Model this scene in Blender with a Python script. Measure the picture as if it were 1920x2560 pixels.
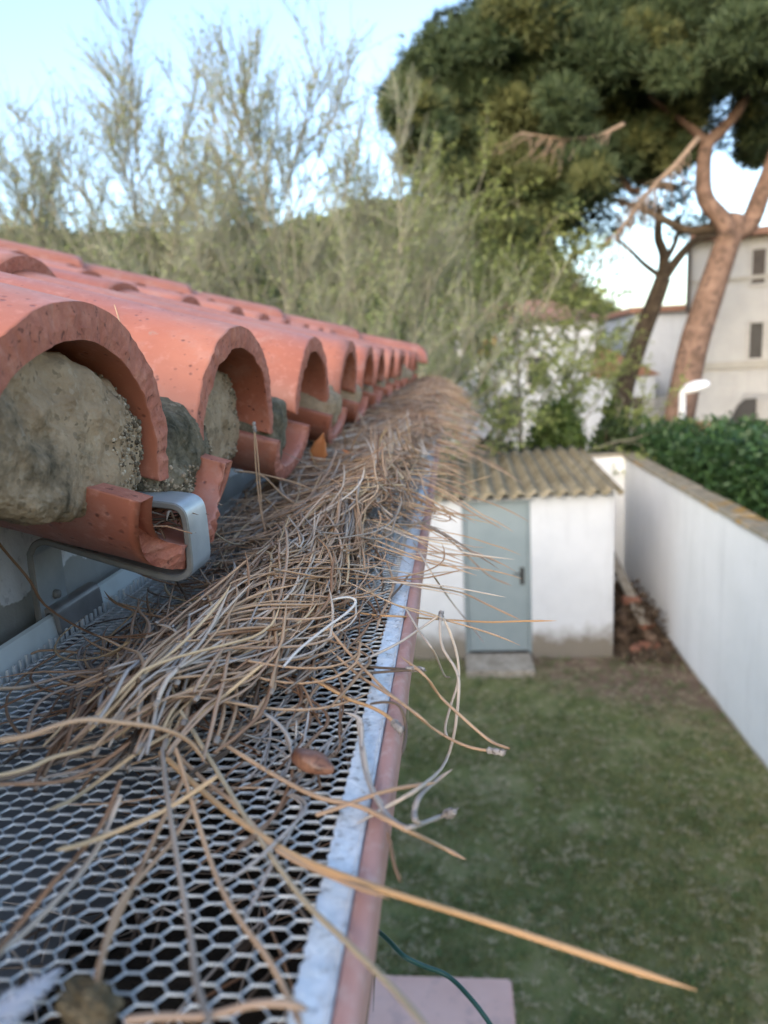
import bpy, bmesh, math, random
import numpy as np
from mathutils import Vector, Matrix, noise

for _o in list(bpy.data.objects):
    bpy.data.objects.remove(_o, do_unlink=True)
scene = bpy.context.scene
COL = scene.collection
R = math.radians
EYE = 3.75                      # height of the lens above the lawn

# ------------------------------------------------------------------ camera
cam_data = bpy.data.cameras.new('camera')
cam = bpy.data.objects.new('camera', cam_data)
COL.objects.link(cam)
cam.matrix_world = Matrix(((0.9946, 0.0328, 0.0982, 0.0),
                           (0.0896, 0.2029, -0.9751, 0.0),
                           (-0.0519, 0.9786, 0.1989, EYE),
                           (0, 0, 0, 1)))
cam_data.sensor_fit = 'VERTICAL'
cam_data.sensor_height = 36.0
cam_data.sensor_width = 27.0
cam_data.lens = 36.0 * 1850.0 / 2560.0
cam_data.clip_start = 0.005
cam_data.clip_end = 600.0
cam_data.dof.use_dof = True
cam_data.dof.focus_distance = 0.285
cam_data.dof.aperture_fstop = 13.0
scene.camera = cam

# ------------------------------------------------------------------ sky, sun, exposure
SUN_EL, SUN_ROT = R(20.0), R(203.0)
world = bpy.data.worlds.new('World')
scene.world = world
world.use_nodes = True
wn = world.node_tree
sky = wn.nodes.new('ShaderNodeTexSky')
sky.sky_type = 'NISHITA'
sky.sun_disc = False
sky.sun_elevation = SUN_EL
sky.sun_rotation = SUN_ROT
sky.altitude = 30.0
sky.air_density = 1.0
sky.dust_density = 2.3
sky.ozone_density = 1.5
wn.links.new(sky.outputs[0], wn.nodes['Background'].inputs[0])
wn.nodes['Background'].inputs[1].default_value = 0.15

sun_data = bpy.data.lights.new('sun', 'SUN')
sun_data.energy = 0.35
sun_data.angle = R(30.0)      # the sun is down behind haze: a broad soft glow, no hard shadows
sun_data.color = (1.0, 0.95, 0.90)
sun = bpy.data.objects.new('sun', sun_data)
COL.objects.link(sun)
_d = Vector((math.sin(SUN_ROT) * math.cos(SUN_EL), math.cos(SUN_ROT) * math.cos(SUN_EL), math.sin(SUN_EL)))
sun.rotation_euler = _d.to_track_quat('Z', 'Y').to_euler()

vs = scene.view_settings
vs.view_transform = 'Standard'
vs.look = 'None'
vs.gamma = 1.0
vs.use_curve_mapping = False
vs.exposure = 1.84
scene.render.engine = 'CYCLES'
scene.cycles.use_denoising = True
scene.cycles.max_bounces = 8
scene.cycles.diffuse_bounces = 4
scene.cycles.transparent_max_bounces = 8

# ------------------------------------------------------------------ object helpers
def mesh_from(name, verts, faces, mats=(), midx=None, smooth=False):
    me = bpy.data.meshes.new(name)
    if isinstance(faces, np.ndarray):
        V = np.asarray(verts, dtype=np.float32)
        n, k = faces.shape
        me.vertices.add(len(V)); me.vertices.foreach_set('co', V.ravel())
        me.loops.add(n * k); me.loops.foreach_set('vertex_index', faces.astype(np.int32).ravel())
        me.polygons.add(n)
        me.polygons.foreach_set('loop_start', np.arange(0, n * k, k, dtype=np.int32))
        me.polygons.foreach_set('loop_total', np.full(n, k, dtype=np.int32))
        me.update(calc_edges=True)
    else:
        me.from_pydata([tuple(v) for v in verts], [], faces)
    for m in mats:
        me.materials.append(m)
    if midx is not None:
        me.polygons.foreach_set('material_index', np.asarray(midx, dtype=np.int32))
    if smooth:
        me.polygons.foreach_set('use_smooth', np.ones(len(me.polygons), dtype=bool))
    me.update()
    return me

def link(name, me, parent=None, loc=(0, 0, 0), rot=(0, 0, 0)):
    o = bpy.data.objects.new(name, me)
    COL.objects.link(o)
    o.location = loc
    o.rotation_euler = rot
    if parent is not None:
        o.parent = parent
    return o

def tag(o, label=None, cat=None, group=None, kind=None):
    if label: o['label'] = label
    if cat: o['category'] = cat
    if group: o['group'] = group
    if kind: o['kind'] = kind
    return o

def empty(name, loc=(0, 0, 0), rot=(0, 0, 0)):
    o = bpy.data.objects.new(name, None)
    COL.objects.link(o)
    o.empty_display_size = 0.05
    o.location = loc
    o.rotation_euler = rot
    return o

class MB:
    """collects shapes of one part"""
    def __init__(s):
        s.v = []; s.f = []; s.m = []
    def quad(s, a, b, c, d, mi=0):
        i = len(s.v); s.v += [a, b, c, d]; s.f.append((i, i+1, i+2, i+3)); s.m.append(mi)
    def box(s, lo, hi, mi=0, M=None):
        x0, y0, z0 = lo; x1, y1, z1 = hi
        c = [(x0,y0,z0),(x1,y0,z0),(x1,y1,z0),(x0,y1,z0),(x0,y0,z1),(x1,y0,z1),(x1,y1,z1),(x0,y1,z1)]
        if M is not None: c = [tuple(M @ Vector(p)) for p in c]
        i = len(s.v); s.v += c
        for q in ((0,3,2,1),(4,5,6,7),(0,1,5,4),(1,2,6,5),(2,3,7,6),(3,0,4,7)):
            s.f.append(tuple(i+k for k in q)); s.m.append(mi)
    def tube(s, pts, rad, n=8, cap=True, mi=0):
        pts = [Vector(p) for p in pts]
        if not hasattr(rad, '__len__'): rad = [rad]*len(pts)
        base = len(s.v); up = None
        for i, p in enumerate(pts):
            t = (pts[min(i+1, len(pts)-1)] - pts[max(i-1, 0)])
            if t.length < 1e-9: t = Vector((0,0,1))
            t.normalize()
            if up is None:
                up = t.orthogonal().normalized()
            up = (up - t*up.dot(t))
            up = up.normalized() if up.length > 1e-6 else t.orthogonal().normalized()
            b = t.cross(up)
            for k in range(n):
                a = 2*math.pi*k/n
                s.v.append(tuple(p + (up*math.cos(a) + b*math.sin(a))*rad[i]))
        for i in range(len(pts)-1):
            for k in range(n):
                k2 = (k+1) % n
                s.f.append((base+i*n+k, base+i*n+k2, base+(i+1)*n+k2, base+(i+1)*n+k)); s.m.append(mi)
        if cap:
            s.f.append(tuple(base+k for k in range(n))[::-1]); s.m.append(mi)
            e = base+(len(pts)-1)*n
            s.f.append(tuple(e+k for k in range(n))); s.m.append(mi)
    def extrude_profile(s, prof, y0, y1, closed=False, mi=0, ny=1):
        n = len(prof); base = len(s.v)
        for j in range(ny+1):
            y = y0 + (y1-y0)*j/ny
            for (x, z) in prof: s.v.append((x, y, z))
        for j in range(ny):
            for k in range(n if closed else n-1):
                k2 = (k+1) % n
                s.f.append((base+j*n+k, base+j*n+k2, base+(j+1)*n+k2, base+(j+1)*n+k)); s.m.append(mi)
        if closed:
            s.f.append(tuple(base+k for k in range(n))[::-1]); s.m.append(mi)
            s.f.append(tuple(base+ny*n+k for k in range(n))); s.m.append(mi)
    def build(s, name, mats, parent=None, loc=(0,0,0), rot=(0,0,0), smooth=False, bevel=0.0, seg=2):
        if not isinstance(mats, (list, tuple)): mats = [mats]
        me = mesh_from(name, s.v, s.f, mats, s.m, smooth)
        bm = bmesh.new(); bm.from_mesh(me)
        bmesh.ops.recalc_face_normals(bm, faces=bm.faces)
        if bevel > 0:
            ed = [e for e in bm.edges if len(e.link_faces) == 2 and e.calc_face_angle(0) > 0.6]
            bmesh.ops.bevel(bm, geom=ed, offset=bevel, segments=seg, affect='EDGES', clamp_overlap=True)
        bm.to_mesh(me); bm.free()
        return link(name, me, parent, loc, rot)

def catmull(pts, n):
    P = [Vector(p) for p in pts]
    P = [P[0]*2 - P[1]] + P + [P[-1]*2 - P[-2]]
    segs = len(P) - 3
    out = []
    for i in range(n+1):
        t = i/n*segs; k = min(int(t), segs-1); u = t-k
        a, b, c, d = P[k], P[k+1], P[k+2], P[k+3]
        out.append(0.5*((2*b) + (c-a)*u + (2*a-5*b+4*c-d)*u*u + (3*b-a-3*c+d)*u*u*u))
    return out

# ------------------------------------------------------------------ material helpers
def ramp(nt, fac, stops):
    r = nt.nodes.new('ShaderNodeValToRGB')
    el = r.color_ramp.elements
    while len(el) < len(stops): el.new(0.5)
    for e, (p, c) in zip(el, stops):
        e.position = p; e.color = (*c, 1.0) if len(c) == 3 else c
    nt.links.new(fac, r.inputs[0])
    return r.outputs[0]

def coords(nt, space='Object'):
    t = nt.nodes.new('ShaderNodeTexCoord')
    return t.outputs[space]

def nz(nt, vec, scale, detail=4.0, rough=0.55, dist=0.0):
    n = nt.nodes.new('ShaderNodeTexNoise')
    n.inputs['Scale'].default_value = scale
    n.inputs['Detail'].default_value = detail
    n.inputs['Roughness'].default_value = rough
    n.inputs['Distortion'].default_value = dist
    nt.links.new(vec, n.inputs['Vector'])
    return n.outputs['Fac']

def mixc(nt, fac, a, b, mode='MIX'):
    m = nt.nodes.new('ShaderNodeMix')
    m.data_type = 'RGBA'; m.blend_type = mode
    for sock, v in ((m.inputs[0], fac), (m.inputs[6], a), (m.inputs[7], b)):
        if hasattr(v, 'is_linked') or hasattr(v, 'node'):
            nt.links.new(v, sock)
        elif isinstance(v, (int, float)):
            sock.default_value = v
        else:
            sock.default_value = (*v, 1.0)
    return m.outputs[2]

def mapr(nt, fac, a, b, c=0.0, d=1.0):
    m = nt.nodes.new('ShaderNodeMapRange')
    m.inputs[1].default_value = a; m.inputs[2].default_value = b
    m.inputs[3].default_value = c; m.inputs[4].default_value = d
    nt.links.new(fac, m.inputs[0])
    return m.outputs[0]

def math_(nt, op, a, b=0.0):
    m = nt.nodes.new('ShaderNodeMath'); m.operation = op
    for sock, v in ((m.inputs[0], a), (m.inputs[1], b)):
        if hasattr(v, 'node'): nt.links.new(v, sock)
        else: sock.default_value = v
    return m.outputs[0]

def new_mat(name, rough=0.7, metal=0.0, spec=0.4):
    m = bpy.data.materials.new(name)
    m.use_nodes = True
    nt = m.node_tree
    p = nt.nodes['Principled BSDF']
    p.inputs['Roughness'].default_value = rough
    p.inputs['Metallic'].default_value = metal
    p.inputs['Specular IOR Level'].default_value = spec
    return m, nt, p

def bump(nt, p, h, strength=0.4, dist=0.001):
    b = nt.nodes.new('ShaderNodeBump')
    b.inputs['Strength'].default_value = strength
    b.inputs['Distance'].default_value = dist
    nt.links.new(h, b.inputs['Height'])
    nt.links.new(b.outputs[0], p.inputs['Normal'])

def noisy(name, c0, c1, scale=8.0, rough=0.8, spec=0.3, bs=0.3, bd=0.002, metal=0.0, detail=5.0, lo=0.3, hi=0.7, c2=None, scale2=60.0, amt2=0.5, space='Object'):
    m, nt, p = new_mat(name, rough, metal, spec)
    v = coords(nt, space)
    f = nz(nt, v, scale, detail)
    c = ramp(nt, f, [(lo, c0), (hi, c1)])
    if c2 is not None:
        g = nz(nt, v, scale2, 3.0)
        c = mixc(nt, mapr(nt, g, 0.52, 0.68, 0.0, amt2), c, c2)
    nt.links.new(c, p.inputs['Base Color'])
    if bs: bump(nt, p, nz(nt, v, scale*6, 4.0), bs, bd)
    return m
MAT = {}
# ------------------------------------------------------------------ materials
def leaf_mat(name, ca, cb, rough=0.55, trans=0.25, scale=1.2):
    """leaf colour differs from leaf to leaf (random per island) and gently over the plant"""
    m, nt, p = new_mat(name, rough, 0.0, 0.3)
    g = nt.nodes.new('ShaderNodeNewGeometry')
    n = nz(nt, coords(nt), scale, 2.0)
    f = math_(nt, 'ADD', math_(nt, 'MULTIPLY', g.outputs['Random Per Island'], 0.55), math_(nt, 'MULTIPLY', n, 0.5))
    c = ramp(nt, f, [(0.2, ca), (0.8, cb)])
    nt.links.new(c, p.inputs['Base Color'])
    t = nt.nodes.new('ShaderNodeBsdfTranslucent')
    nt.links.new(c, t.inputs[0])
    mx = nt.nodes.new('ShaderNodeMixShader'); mx.inputs[0].default_value = trans
    nt.links.new(p.outputs[0], mx.inputs[1]); nt.links.new(t.outputs[0], mx.inputs[2])
    nt.links.new(mx.outputs[0], nt.nodes['Material Output'].inputs[0])
    return m

def tile_mat():
    m, nt, p = new_mat('painted_terracotta', 0.42, 0.0, 0.45)
    v = coords(nt)
    oi = nt.nodes.new('ShaderNodeObjectInfo')
    va = nt.nodes.new('ShaderNodeVectorMath'); va.operation = 'ADD'
    nt.links.new(v, va.inputs[0]); nt.links.new(oi.outputs['Location'], va.inputs[1])
    v = va.outputs[0]
    big = nz(nt, v, 9.0, 5.0)
    c = ramp(nt, big, [(0.3, (0.33, 0.094, 0.052)), (0.55, (0.43, 0.136, 0.077)), (0.75, (0.51, 0.192, 0.115))])
    c = mixc(nt, mapr(nt, oi.outputs['Random'], 0.0, 1.0, 0.0, 0.5), c, (0.36, 0.15, 0.10))
    c = mixc(nt, mapr(nt, nz(nt, v, 5.0, 6.0, 0.7, 1.0), 0.50, 0.72, 0.0, 0.40), c, (0.20, 0.075, 0.055))
    c = mixc(nt, mapr(nt, nz(nt, v, 40.0, 6.0, 0.75), 0.64, 0.72, 0.0, 0.55), c, (0.34, 0.31, 0.25))
    fine = nz(nt, v, 170.0, 4.0, 0.6)
    c = mixc(nt, mapr(nt, fine, 0.56, 0.70, 0.0, 0.55), c, (0.56, 0.25, 0.18))
    pit = nt.nodes.new('ShaderNodeTexVoronoi'); pit.inputs['Scale'].default_value = 210.0
    nt.links.new(v, pit.inputs['Vector'])
    pm = math_(nt, 'MULTIPLY', mapr(nt, pit.outputs['Distance'], 0.24, 0.10), mapr(nt, nz(nt, v, 60.0, 2.0), 0.46, 0.56))
    c = mixc(nt, math_(nt, 'MULTIPLY', pm, 0.75), c, (0.10, 0.028, 0.022))
    dust = nz(nt, v, 26.0, 6.0, 0.7)
    c = mixc(nt, mapr(nt, dust, 0.50, 0.74, 0.0, 0.45), c, (0.46, 0.33, 0.29))
    nt.links.new(c, p.inputs['Base Color'])
    nt.links.new(mapr(nt, dust, 0.3, 0.75, 0.36, 0.62), p.inputs['Roughness'])
    h = math_(nt, 'SUBTRACT', math_(nt, 'MULTIPLY', nz(nt, v, 320.0, 5.0, 0.65), 0.6), pm)
    bump(nt, p, h, 0.5, 0.0006)
    return m

def rim_mat():
    m, nt, p = new_mat('broken_terracotta', 0.85, 0.0, 0.2)
    v = coords(nt)
    c = ramp(nt, nz(nt, v, 110.0, 7.0, 0.7), [(0.3, (0.32, 0.105, 0.07)), (0.55, (0.43, 0.165, 0.112)), (0.75, (0.52, 0.26, 0.185))])
    pit = mapr(nt, nz(nt, v, 300.0, 4.0), 0.60, 0.66)
    c = mixc(nt, math_(nt, 'MULTIPLY', pit, 0.7), c, (0.09, 0.035, 0.028))
    nt.links.new(c, p.inputs['Base Color'])
    bump(nt, p, nz(nt, v, 260.0, 6.0, 0.7), 0.9, 0.0012)
    return m

def mortar_mat(name, base, light, moss, mlo, mhi):
    m, nt, p = new_mat(name, 0.95, 0.0, 0.1)
    v = coords(nt)
    c = ramp(nt, nz(nt, v, 45.0, 7.0, 0.65), [(0.3, base), (0.7, light)])
    grain = nt.nodes.new('ShaderNodeTexVoronoi'); grain.inputs['Scale'].default_value = 620.0
    nt.links.new(v, grain.inputs['Vector'])
    sep = nt.nodes.new('ShaderNodeSeparateColor'); nt.links.new(grain.outputs['Color'], sep.inputs[0])
    c = mixc(nt, math_(nt, 'MULTIPLY', mapr(nt, sep.outputs[0], 0.84, 0.94), 0.25), c, (0.50, 0.43, 0.34))
    c = mixc(nt, math_(nt, 'MULTIPLY', mapr(nt, sep.outputs[1], 0.90, 0.97), 0.4), c, (0.05, 0.042, 0.03))
    mo = nz(nt, v, 24.0, 6.0, 0.7)
    c = mixc(nt, mapr(nt, mo, mlo, mhi, 0.0, 0.92), c, moss)
    nt.links.new(c, p.inputs['Base Color'])
    bump(nt, p, math_(nt, 'ADD', nz(nt, v, 330.0, 7.0, 0.75), math_(nt, 'MULTIPLY', grain.outputs['Distance'], 0.35)), 0.7, 0.0014)
    return m

def metal_mat(name, c0, c1, rough, metal=0.6):
    m, nt, p = new_mat(name, rough, metal, 0.5)
    v = coords(nt)
    n = nz(nt, v, 55.0, 6.0, 0.65)
    nt.links.new(ramp(nt, n, [(0.3, c0), (0.7, c1)]), p.inputs['Base Color'])
    nt.links.new(mapr(nt, nz(nt, v, 18.0, 4.0), 0.3, 0.7, rough-0.12, rough+0.15), p.inputs['Roughness'])
    bump(nt, p, nz(nt, v, 300.0, 4.0), 0.15, 0.0004)
    return m

def needle_mat(name, c0, c1, c2, spots=0.0):
    m, nt, p = new_mat(name, 0.68, 0.0, 0.25)
    v = coords(nt)
    oi = nt.nodes.new('ShaderNodeObjectInfo')
    g = nt.nodes.new('ShaderNodeNewGeometry')
    f = math_(nt, 'ADD', math_(nt, 'MULTIPLY', g.outputs['Random Per Island'], 0.6), math_(nt, 'MULTIPLY', nz(nt, v, 35.0, 3.0), 0.5))
    f = math_(nt, 'ADD', f, math_(nt, 'MULTIPLY', oi.outputs['Random'], 0.12))
    c = ramp(nt, f, [(0.2, c0), (0.55, c1), (0.9, c2)])
    st = nz(nt, v, 500.0, 3.0)
    c = mixc(nt, mapr(nt, st, 0.62, 0.72, 0.0, 0.35 + spots), c, (0.07, 0.05, 0.035))
    nt.links.new(c, p.inputs['Base Color'])
    bump(nt, p, nz(nt, v, 900.0, 3.0), 0.5, 0.0004)
    return m

MAT['tile'] = tile_mat()
MAT['rim'] = rim_mat()
MAT['mortar'] = mortar_mat('weathered_mortar', (0.25, 0.17, 0.105), (0.47, 0.345, 0.225), (0.050, 0.042, 0.028), 0.53, 0.70)
MAT['mossy'] = mortar_mat('mossy_mortar', (0.11, 0.092, 0.062), (0.33, 0.27, 0.19), (0.024, 0.023, 0.013), 0.42, 0.64)
MAT['galv'] = metal_mat('galvanised_steel', (0.40, 0.44, 0.46), (0.52, 0.56, 0.58), 0.42, 0.55)
MAT['galv_edge'] = metal_mat('dull_cut_steel', (0.16, 0.16, 0.15), (0.28, 0.27, 0.25), 0.6, 0.4)
MAT['mesh'] = metal_mat('aluminium_mesh', (0.66, 0.69, 0.69), (0.80, 0.82, 0.82), 0.40, 0.25)
def strip_mat():
    m, nt, p = new_mat('zinc_edge_strip', 0.5, 0.35, 0.4)
    v = coords(nt)
    c = ramp(nt, nz(nt, v, 260.0, 6.0, 0.75), [(0.28, (0.50, 0.55, 0.58)), (0.5, (0.70, 0.74, 0.77)), (0.7, (0.82, 0.85, 0.87))])
    c = mixc(nt, mapr(nt, nz(nt, v, 420.0, 4.0, 0.7), 0.56, 0.68, 0.0, 0.75), c, (0.26, 0.25, 0.235))
    nt.links.new(c, p.inputs['Base Color'])
    bump(nt, p, nz(nt, v, 500.0, 5.0, 0.7), 0.8, 0.0008)
    return m
MAT['strip'] = strip_mat()
MAT['pinkpaint'] = noisy('pink_gutter_paint', (0.38, 0.205, 0.175), (0.45, 0.255, 0.22), 30, 0.62, 0.3, 0.25, 0.0006, c2=(0.5, 0.36, 0.32), scale2=260, amt2=0.5)
MAT['gutter_in'] = noisy('grey_gutter_inside', (0.26, 0.27, 0.28), (0.36, 0.37, 0.38), 20, 0.5, 0.4, 0.1)
MAT['gutter_white'] = noisy('white_gutter_back', (0.60, 0.66, 0.64), (0.72, 0.77, 0.75), 12, 0.32, 0.5, 0.05, 0.0005, c2=(0.4, 0.42, 0.38), scale2=40, amt2=0.3)
MAT['clip'] = metal_mat('lead_grey_clip', (0.20, 0.195, 0.19), (0.30, 0.29, 0.28), 0.5, 0.5)
MAT['humus'] = noisy('gutter_humus', (0.012, 0.010, 0.008), (0.045, 0.034, 0.024), 60, 0.95, 0.1, 0.8, 0.003)

N_COL = {
 'tan': ((0.26, 0.150, 0.082), (0.40, 0.25, 0.150), (0.52, 0.36, 0.235)),
 'pinkish': ((0.25, 0.150, 0.095), (0.37, 0.240, 0.160), (0.47, 0.335, 0.24)),
 'brown': ((0.14, 0.070, 0.038), (0.23, 0.125, 0.070), (0.32, 0.195, 0.12)),
 'darkbrown': ((0.045, 0.03, 0.02), (0.09, 0.06, 0.04), (0.15, 0.11, 0.08)),
 'orange': ((0.34, 0.17, 0.07), (0.46, 0.26, 0.12), (0.54, 0.35, 0.19)),
 'yellow': ((0.36, 0.235, 0.12), (0.49, 0.34, 0.195), (0.58, 0.44, 0.28)),
 'olive': ((0.24, 0.17, 0.10), (0.35, 0.265, 0.165), (0.45, 0.36, 0.245)),
 'pale': ((0.35, 0.27, 0.205), (0.46, 0.375, 0.30), (0.56, 0.475, 0.395)),
 'grey': ((0.21, 0.175, 0.15), (0.31, 0.27, 0.24), (0.43, 0.385, 0.35)),
 'greybrown': ((0.17, 0.13, 0.10), (0.27, 0.215, 0.17), (0.36, 0.30, 0.25)),
 'white': ((0.42, 0.385, 0.35), (0.52, 0.49, 0.455), (0.60, 0.58, 0.55)),
}
for k, (a, b, c) in N_COL.items():
    MAT['n_'+k] = needle_mat('dry_needle_'+k, a, b, c, 0.25 if k in ('white', 'grey') else 0.0)
N_KEYS = list(N_COL)
MAT['sheath'] = noisy('needle_sheath', (0.20, 0.17, 0.15), (0.52, 0.48, 0.45), 400, 0.9, 0.2, 0.8, 0.001, c2=(0.05, 0.04, 0.03), scale2=700, amt2=0.8)

def wall_white(name, c0, c1, stain=None, z_stain=0.3, rough=0.85):
    m, nt, p = new_mat(name, rough, 0.0, 0.25)
    v = coords(nt)
    c = ramp(nt, nz(nt, v, 1.6, 6.0, 0.6), [(0.3, c0), (0.7, c1)])
    c = mixc(nt, mapr(nt, nz(nt, v, 7.0, 6.0, 0.7), 0.58, 0.8, 0.0, 0.3), c, tuple(x*0.78 for x in c0))
    mp = nt.nodes.new('ShaderNodeMapping'); mp.inputs['Scale'].default_value = (5.0, 5.0, 0.5); nt.links.new(v, mp.inputs['Vector'])
    c = mixc(nt, mapr(nt, nz(nt, mp.outputs[0], 1.0, 6.0, 0.65), 0.54, 0.78, 0.0, 0.4), c, tuple(x*0.62 for x in c0))
    if stain:
        sx = nt.nodes.new('ShaderNodeSeparateXYZ'); nt.links.new(v, sx.inputs[0])
        h = math_(nt, 'ADD', sx.outputs[2], math_(nt, 'MULTIPLY', nz(nt, v, 4.0, 6.0, 0.65), -z_stain*1.6))
        k = mapr(nt, h, z_stain*0.35, -z_stain*0.35, 0.0, 0.9)
        c = mixc(nt, k, c, stain)
    nt.links.new(c, p.inputs['Base Color'])
    bump(nt, p, nz(nt, v, 90.0, 5.0), 0.35, 0.004)
    return m

def lawn_mat():
    m, nt, p = new_mat('lawn_ground', 0.95, 0.0, 0.1)
    v = coords(nt)
    g = ramp(nt, nz(nt, v, 1.3, 6.0, 0.65), [(0.3, (0.125, 0.150, 0.050)), (0.5, (0.19, 0.205, 0.082)), (0.72, (0.29, 0.270, 0.145))])
    fine = nz(nt, v, 9.0, 6.0, 0.72)
    g = mixc(nt, mapr(nt, fine, 0.5, 0.72, 0.0, 0.7), g, (0.31, 0.265, 0.165))
    worn = mapr(nt, nz(nt, v, 2.3, 7.0, 0.72, 0.4), 0.52, 0.70, 0.0, 0.5)
    g = mixc(nt, worn, g, (0.27, 0.225, 0.14))
    d = ramp(nt, nz(nt, v, 3.0, 7.0, 0.7), [(0.3, (0.13, 0.088, 0.060)), (0.6, (0.24, 0.17, 0.125)), (0.75, (0.34, 0.25, 0.19))])
    sx = nt.nodes.new('ShaderNodeSeparateXYZ'); nt.links.new(v, sx.inputs[0])
    # bare earth in front of the shed and along the boundary wall
    wob = math_(nt, 'MULTIPLY', nz(nt, v, 1.1, 5.0, 0.6), 2.4)
    a = math_(nt, 'ADD', math_(nt, 'SUBTRACT', sx.outputs[1], 8.75), wob)
    ex = math_(nt, 'SUBTRACT', math_(nt, 'MULTIPLY', math_(nt, 'SUBTRACT', sx.outputs[0], 1.15), 0.75), 0.15)
    ex = math_(nt, 'MINIMUM', ex, 1.3)
    a = math_(nt, 'ADD', a, math_(nt, 'MINIMUM', ex, math_(nt, 'MULTIPLY', sx.outputs[0], 1.0)))
    k = mapr(nt, a, 0.0, 0.9)
    nt.links.new(mixc(nt, k, g, d), p.inputs['Base Color'])
    bump(nt, p, nz(nt, v, 40.0, 6.0, 0.7), 0.9, 0.02)
    return m

MAT['lawn'] = lawn_mat()
MAT['grass'] = leaf_mat('grass_blades', (0.115, 0.150, 0.045), (0.34, 0.325, 0.15), 0.6, 0.3, 0.9)
MAT['shed_white'] = wall_white('shed_whitewash', (0.47, 0.49, 0.52), (0.55, 0.57, 0.60), (0.15, 0.125, 0.09), 0.40)
MAT['garden_wall'] = wall_white('garden_wall_white', (0.72, 0.735, 0.74), (0.79, 0.80, 0.81), (0.40, 0.36, 0.28), 0.05)
MAT['house_wall'] = wall_white('house_render', (0.66, 0.68, 0.72), (0.76, 0.78, 0.82))
MAT['door'] = noisy('grey_blue_door_paint', (0.18, 0.225, 0.243), (0.22, 0.267, 0.285), 3, 0.45, 0.5, 0.05, 0.001)
MAT['black'] = noisy('black_plastic', (0.015, 0.015, 0.016), (0.03, 0.03, 0.03), 20, 0.4, 0.5, 0)
MAT['stone'] = noisy('weathered_stone', (0.24, 0.21, 0.17), (0.40, 0.36, 0.30), 6, 0.9, 0.2, 0.6, 0.006, c2=(0.12, 0.105, 0.07), scale2=16, amt2=0.7)
def lichen_stone():
    m, nt, p = new_mat('lichen_coping', 0.95, 0.0, 0.15)
    v = coords(nt, 'Generated'); v = coords(nt)
    g = nt.nodes.new('ShaderNodeNewGeometry'); pos = g.outputs['Position']
    c = ramp(nt, nz(nt, pos, 7.0, 6.0, 0.65), [(0.3, (0.20, 0.175, 0.13)), (0.7, (0.37, 0.33, 0.26))])
    c = mixc(nt, mapr(nt, nz(nt, pos, 2.1, 5.0, 0.6), 0.56, 0.66, 0.0, 0.85), c, (0.42, 0.24, 0.055))
    c = mixc(nt, mapr(nt, nz(nt, pos, 11.0, 4.0), 0.60, 0.7, 0.0, 0.7), c, (0.09, 0.085, 0.05))
    nt.links.new(c, p.inputs['Base Color']); bump(nt, p, nz(nt, pos, 50.0, 5.0), 0.7, 0.006)
    return m
MAT['coping'] = lichen_stone()
def corr_mat():
    m, nt, p = new_mat('fibre_cement', 0.95, 0.0, 0.1)
    v = coords(nt)
    c = ramp(nt, nz(nt, v, 2.5, 6.0, 0.65), [(0.3, (0.17, 0.14, 0.09)), (0.55, (0.28, 0.24, 0.165)), (0.75, (0.36, 0.31, 0.23))])
    c = mixc(nt, mapr(nt, nz(nt, v, 8.0, 5.0), 0.55, 0.68, 0.0, 0.8), c, (0.075, 0.072, 0.035))
    nt.links.new(c, p.inputs['Base Color']); bump(nt, p, nz(nt, v, 60.0, 5.0), 0.6, 0.005)
    return m
MAT['corr'] = corr_mat()
MAT['pinkcap'] = noisy('pale_pink_paint', (0.66, 0.41, 0.34), (0.74, 0.49, 0.415), 5, 0.7, 0.3, 0.2, 0.002, c2=(0.40, 0.27, 0.25), scale2=12, amt2=0.4)
MAT['greentwig'] = noisy('green_twig', (0.10, 0.115, 0.05), (0.19, 0.205, 0.10), 3, 0.9, 0.2, 0)
MAT['pine_bark'] = noisy('pine_bark', (0.12, 0.078, 0.060), (0.25, 0.165, 0.130), 5, 0.95, 0.1, 1.0, 0.03, c2=(0.07, 0.05, 0.042), scale2=9, amt2=0.85)
MAT['dark_bark'] = noisy('dark_bark', (0.045, 0.034, 0.026), (0.11, 0.085, 0.062), 6, 0.95, 0.1, 0.9, 0.02)
MAT['grey_bark'] = noisy('grey_bark', (0.19, 0.18, 0.14), (0.30, 0.285, 0.23), 8, 0.95, 0.1, 0.7, 0.01)
MAT['twig'] = noisy('budding_twig', (0.20, 0.205, 0.155), (0.31, 0.315, 0.245), 3, 0.9, 0.2, 0)
MAT['deadtwig'] = noisy('dead_branch', (0.20, 0.145, 0.11), (0.30, 0.225, 0.17), 3, 0.9, 0.2, 0)
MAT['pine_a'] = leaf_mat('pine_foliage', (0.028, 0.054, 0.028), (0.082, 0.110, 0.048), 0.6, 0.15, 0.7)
MAT['pine_c'] = leaf_mat('pine_foliage_lit', (0.066, 0.086, 0.034), (0.160, 0.168, 0.064), 0.6, 0.2, 0.9)  # lighter olive copy of pine_foliage: light on the clumps put into the colour
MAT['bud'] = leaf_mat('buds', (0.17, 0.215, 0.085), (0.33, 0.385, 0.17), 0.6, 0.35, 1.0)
MAT['pine_b'] = leaf_mat('pine_foliage_dark', (0.010, 0.020, 0.012), (0.026, 0.040, 0.020), 0.6, 0.12, 0.7)  # darkest copy of the pine foliage: shade within the crown put into the colour
MAT['spring'] = leaf_mat('young_leaves', (0.145, 0.185, 0.058), (0.31, 0.36, 0.12), 0.5, 0.4, 1.0)
MAT['shrub'] = leaf_mat('shrub_leaves', (0.040, 0.075, 0.020), (0.115, 0.165, 0.045), 0.5, 0.25, 1.5)
MAT['shrub_dark'] = leaf_mat('dark_shrub_leaves', (0.013, 0.026, 0.010), (0.045, 0.072, 0.024), 0.5, 0.15, 1.5)
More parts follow.
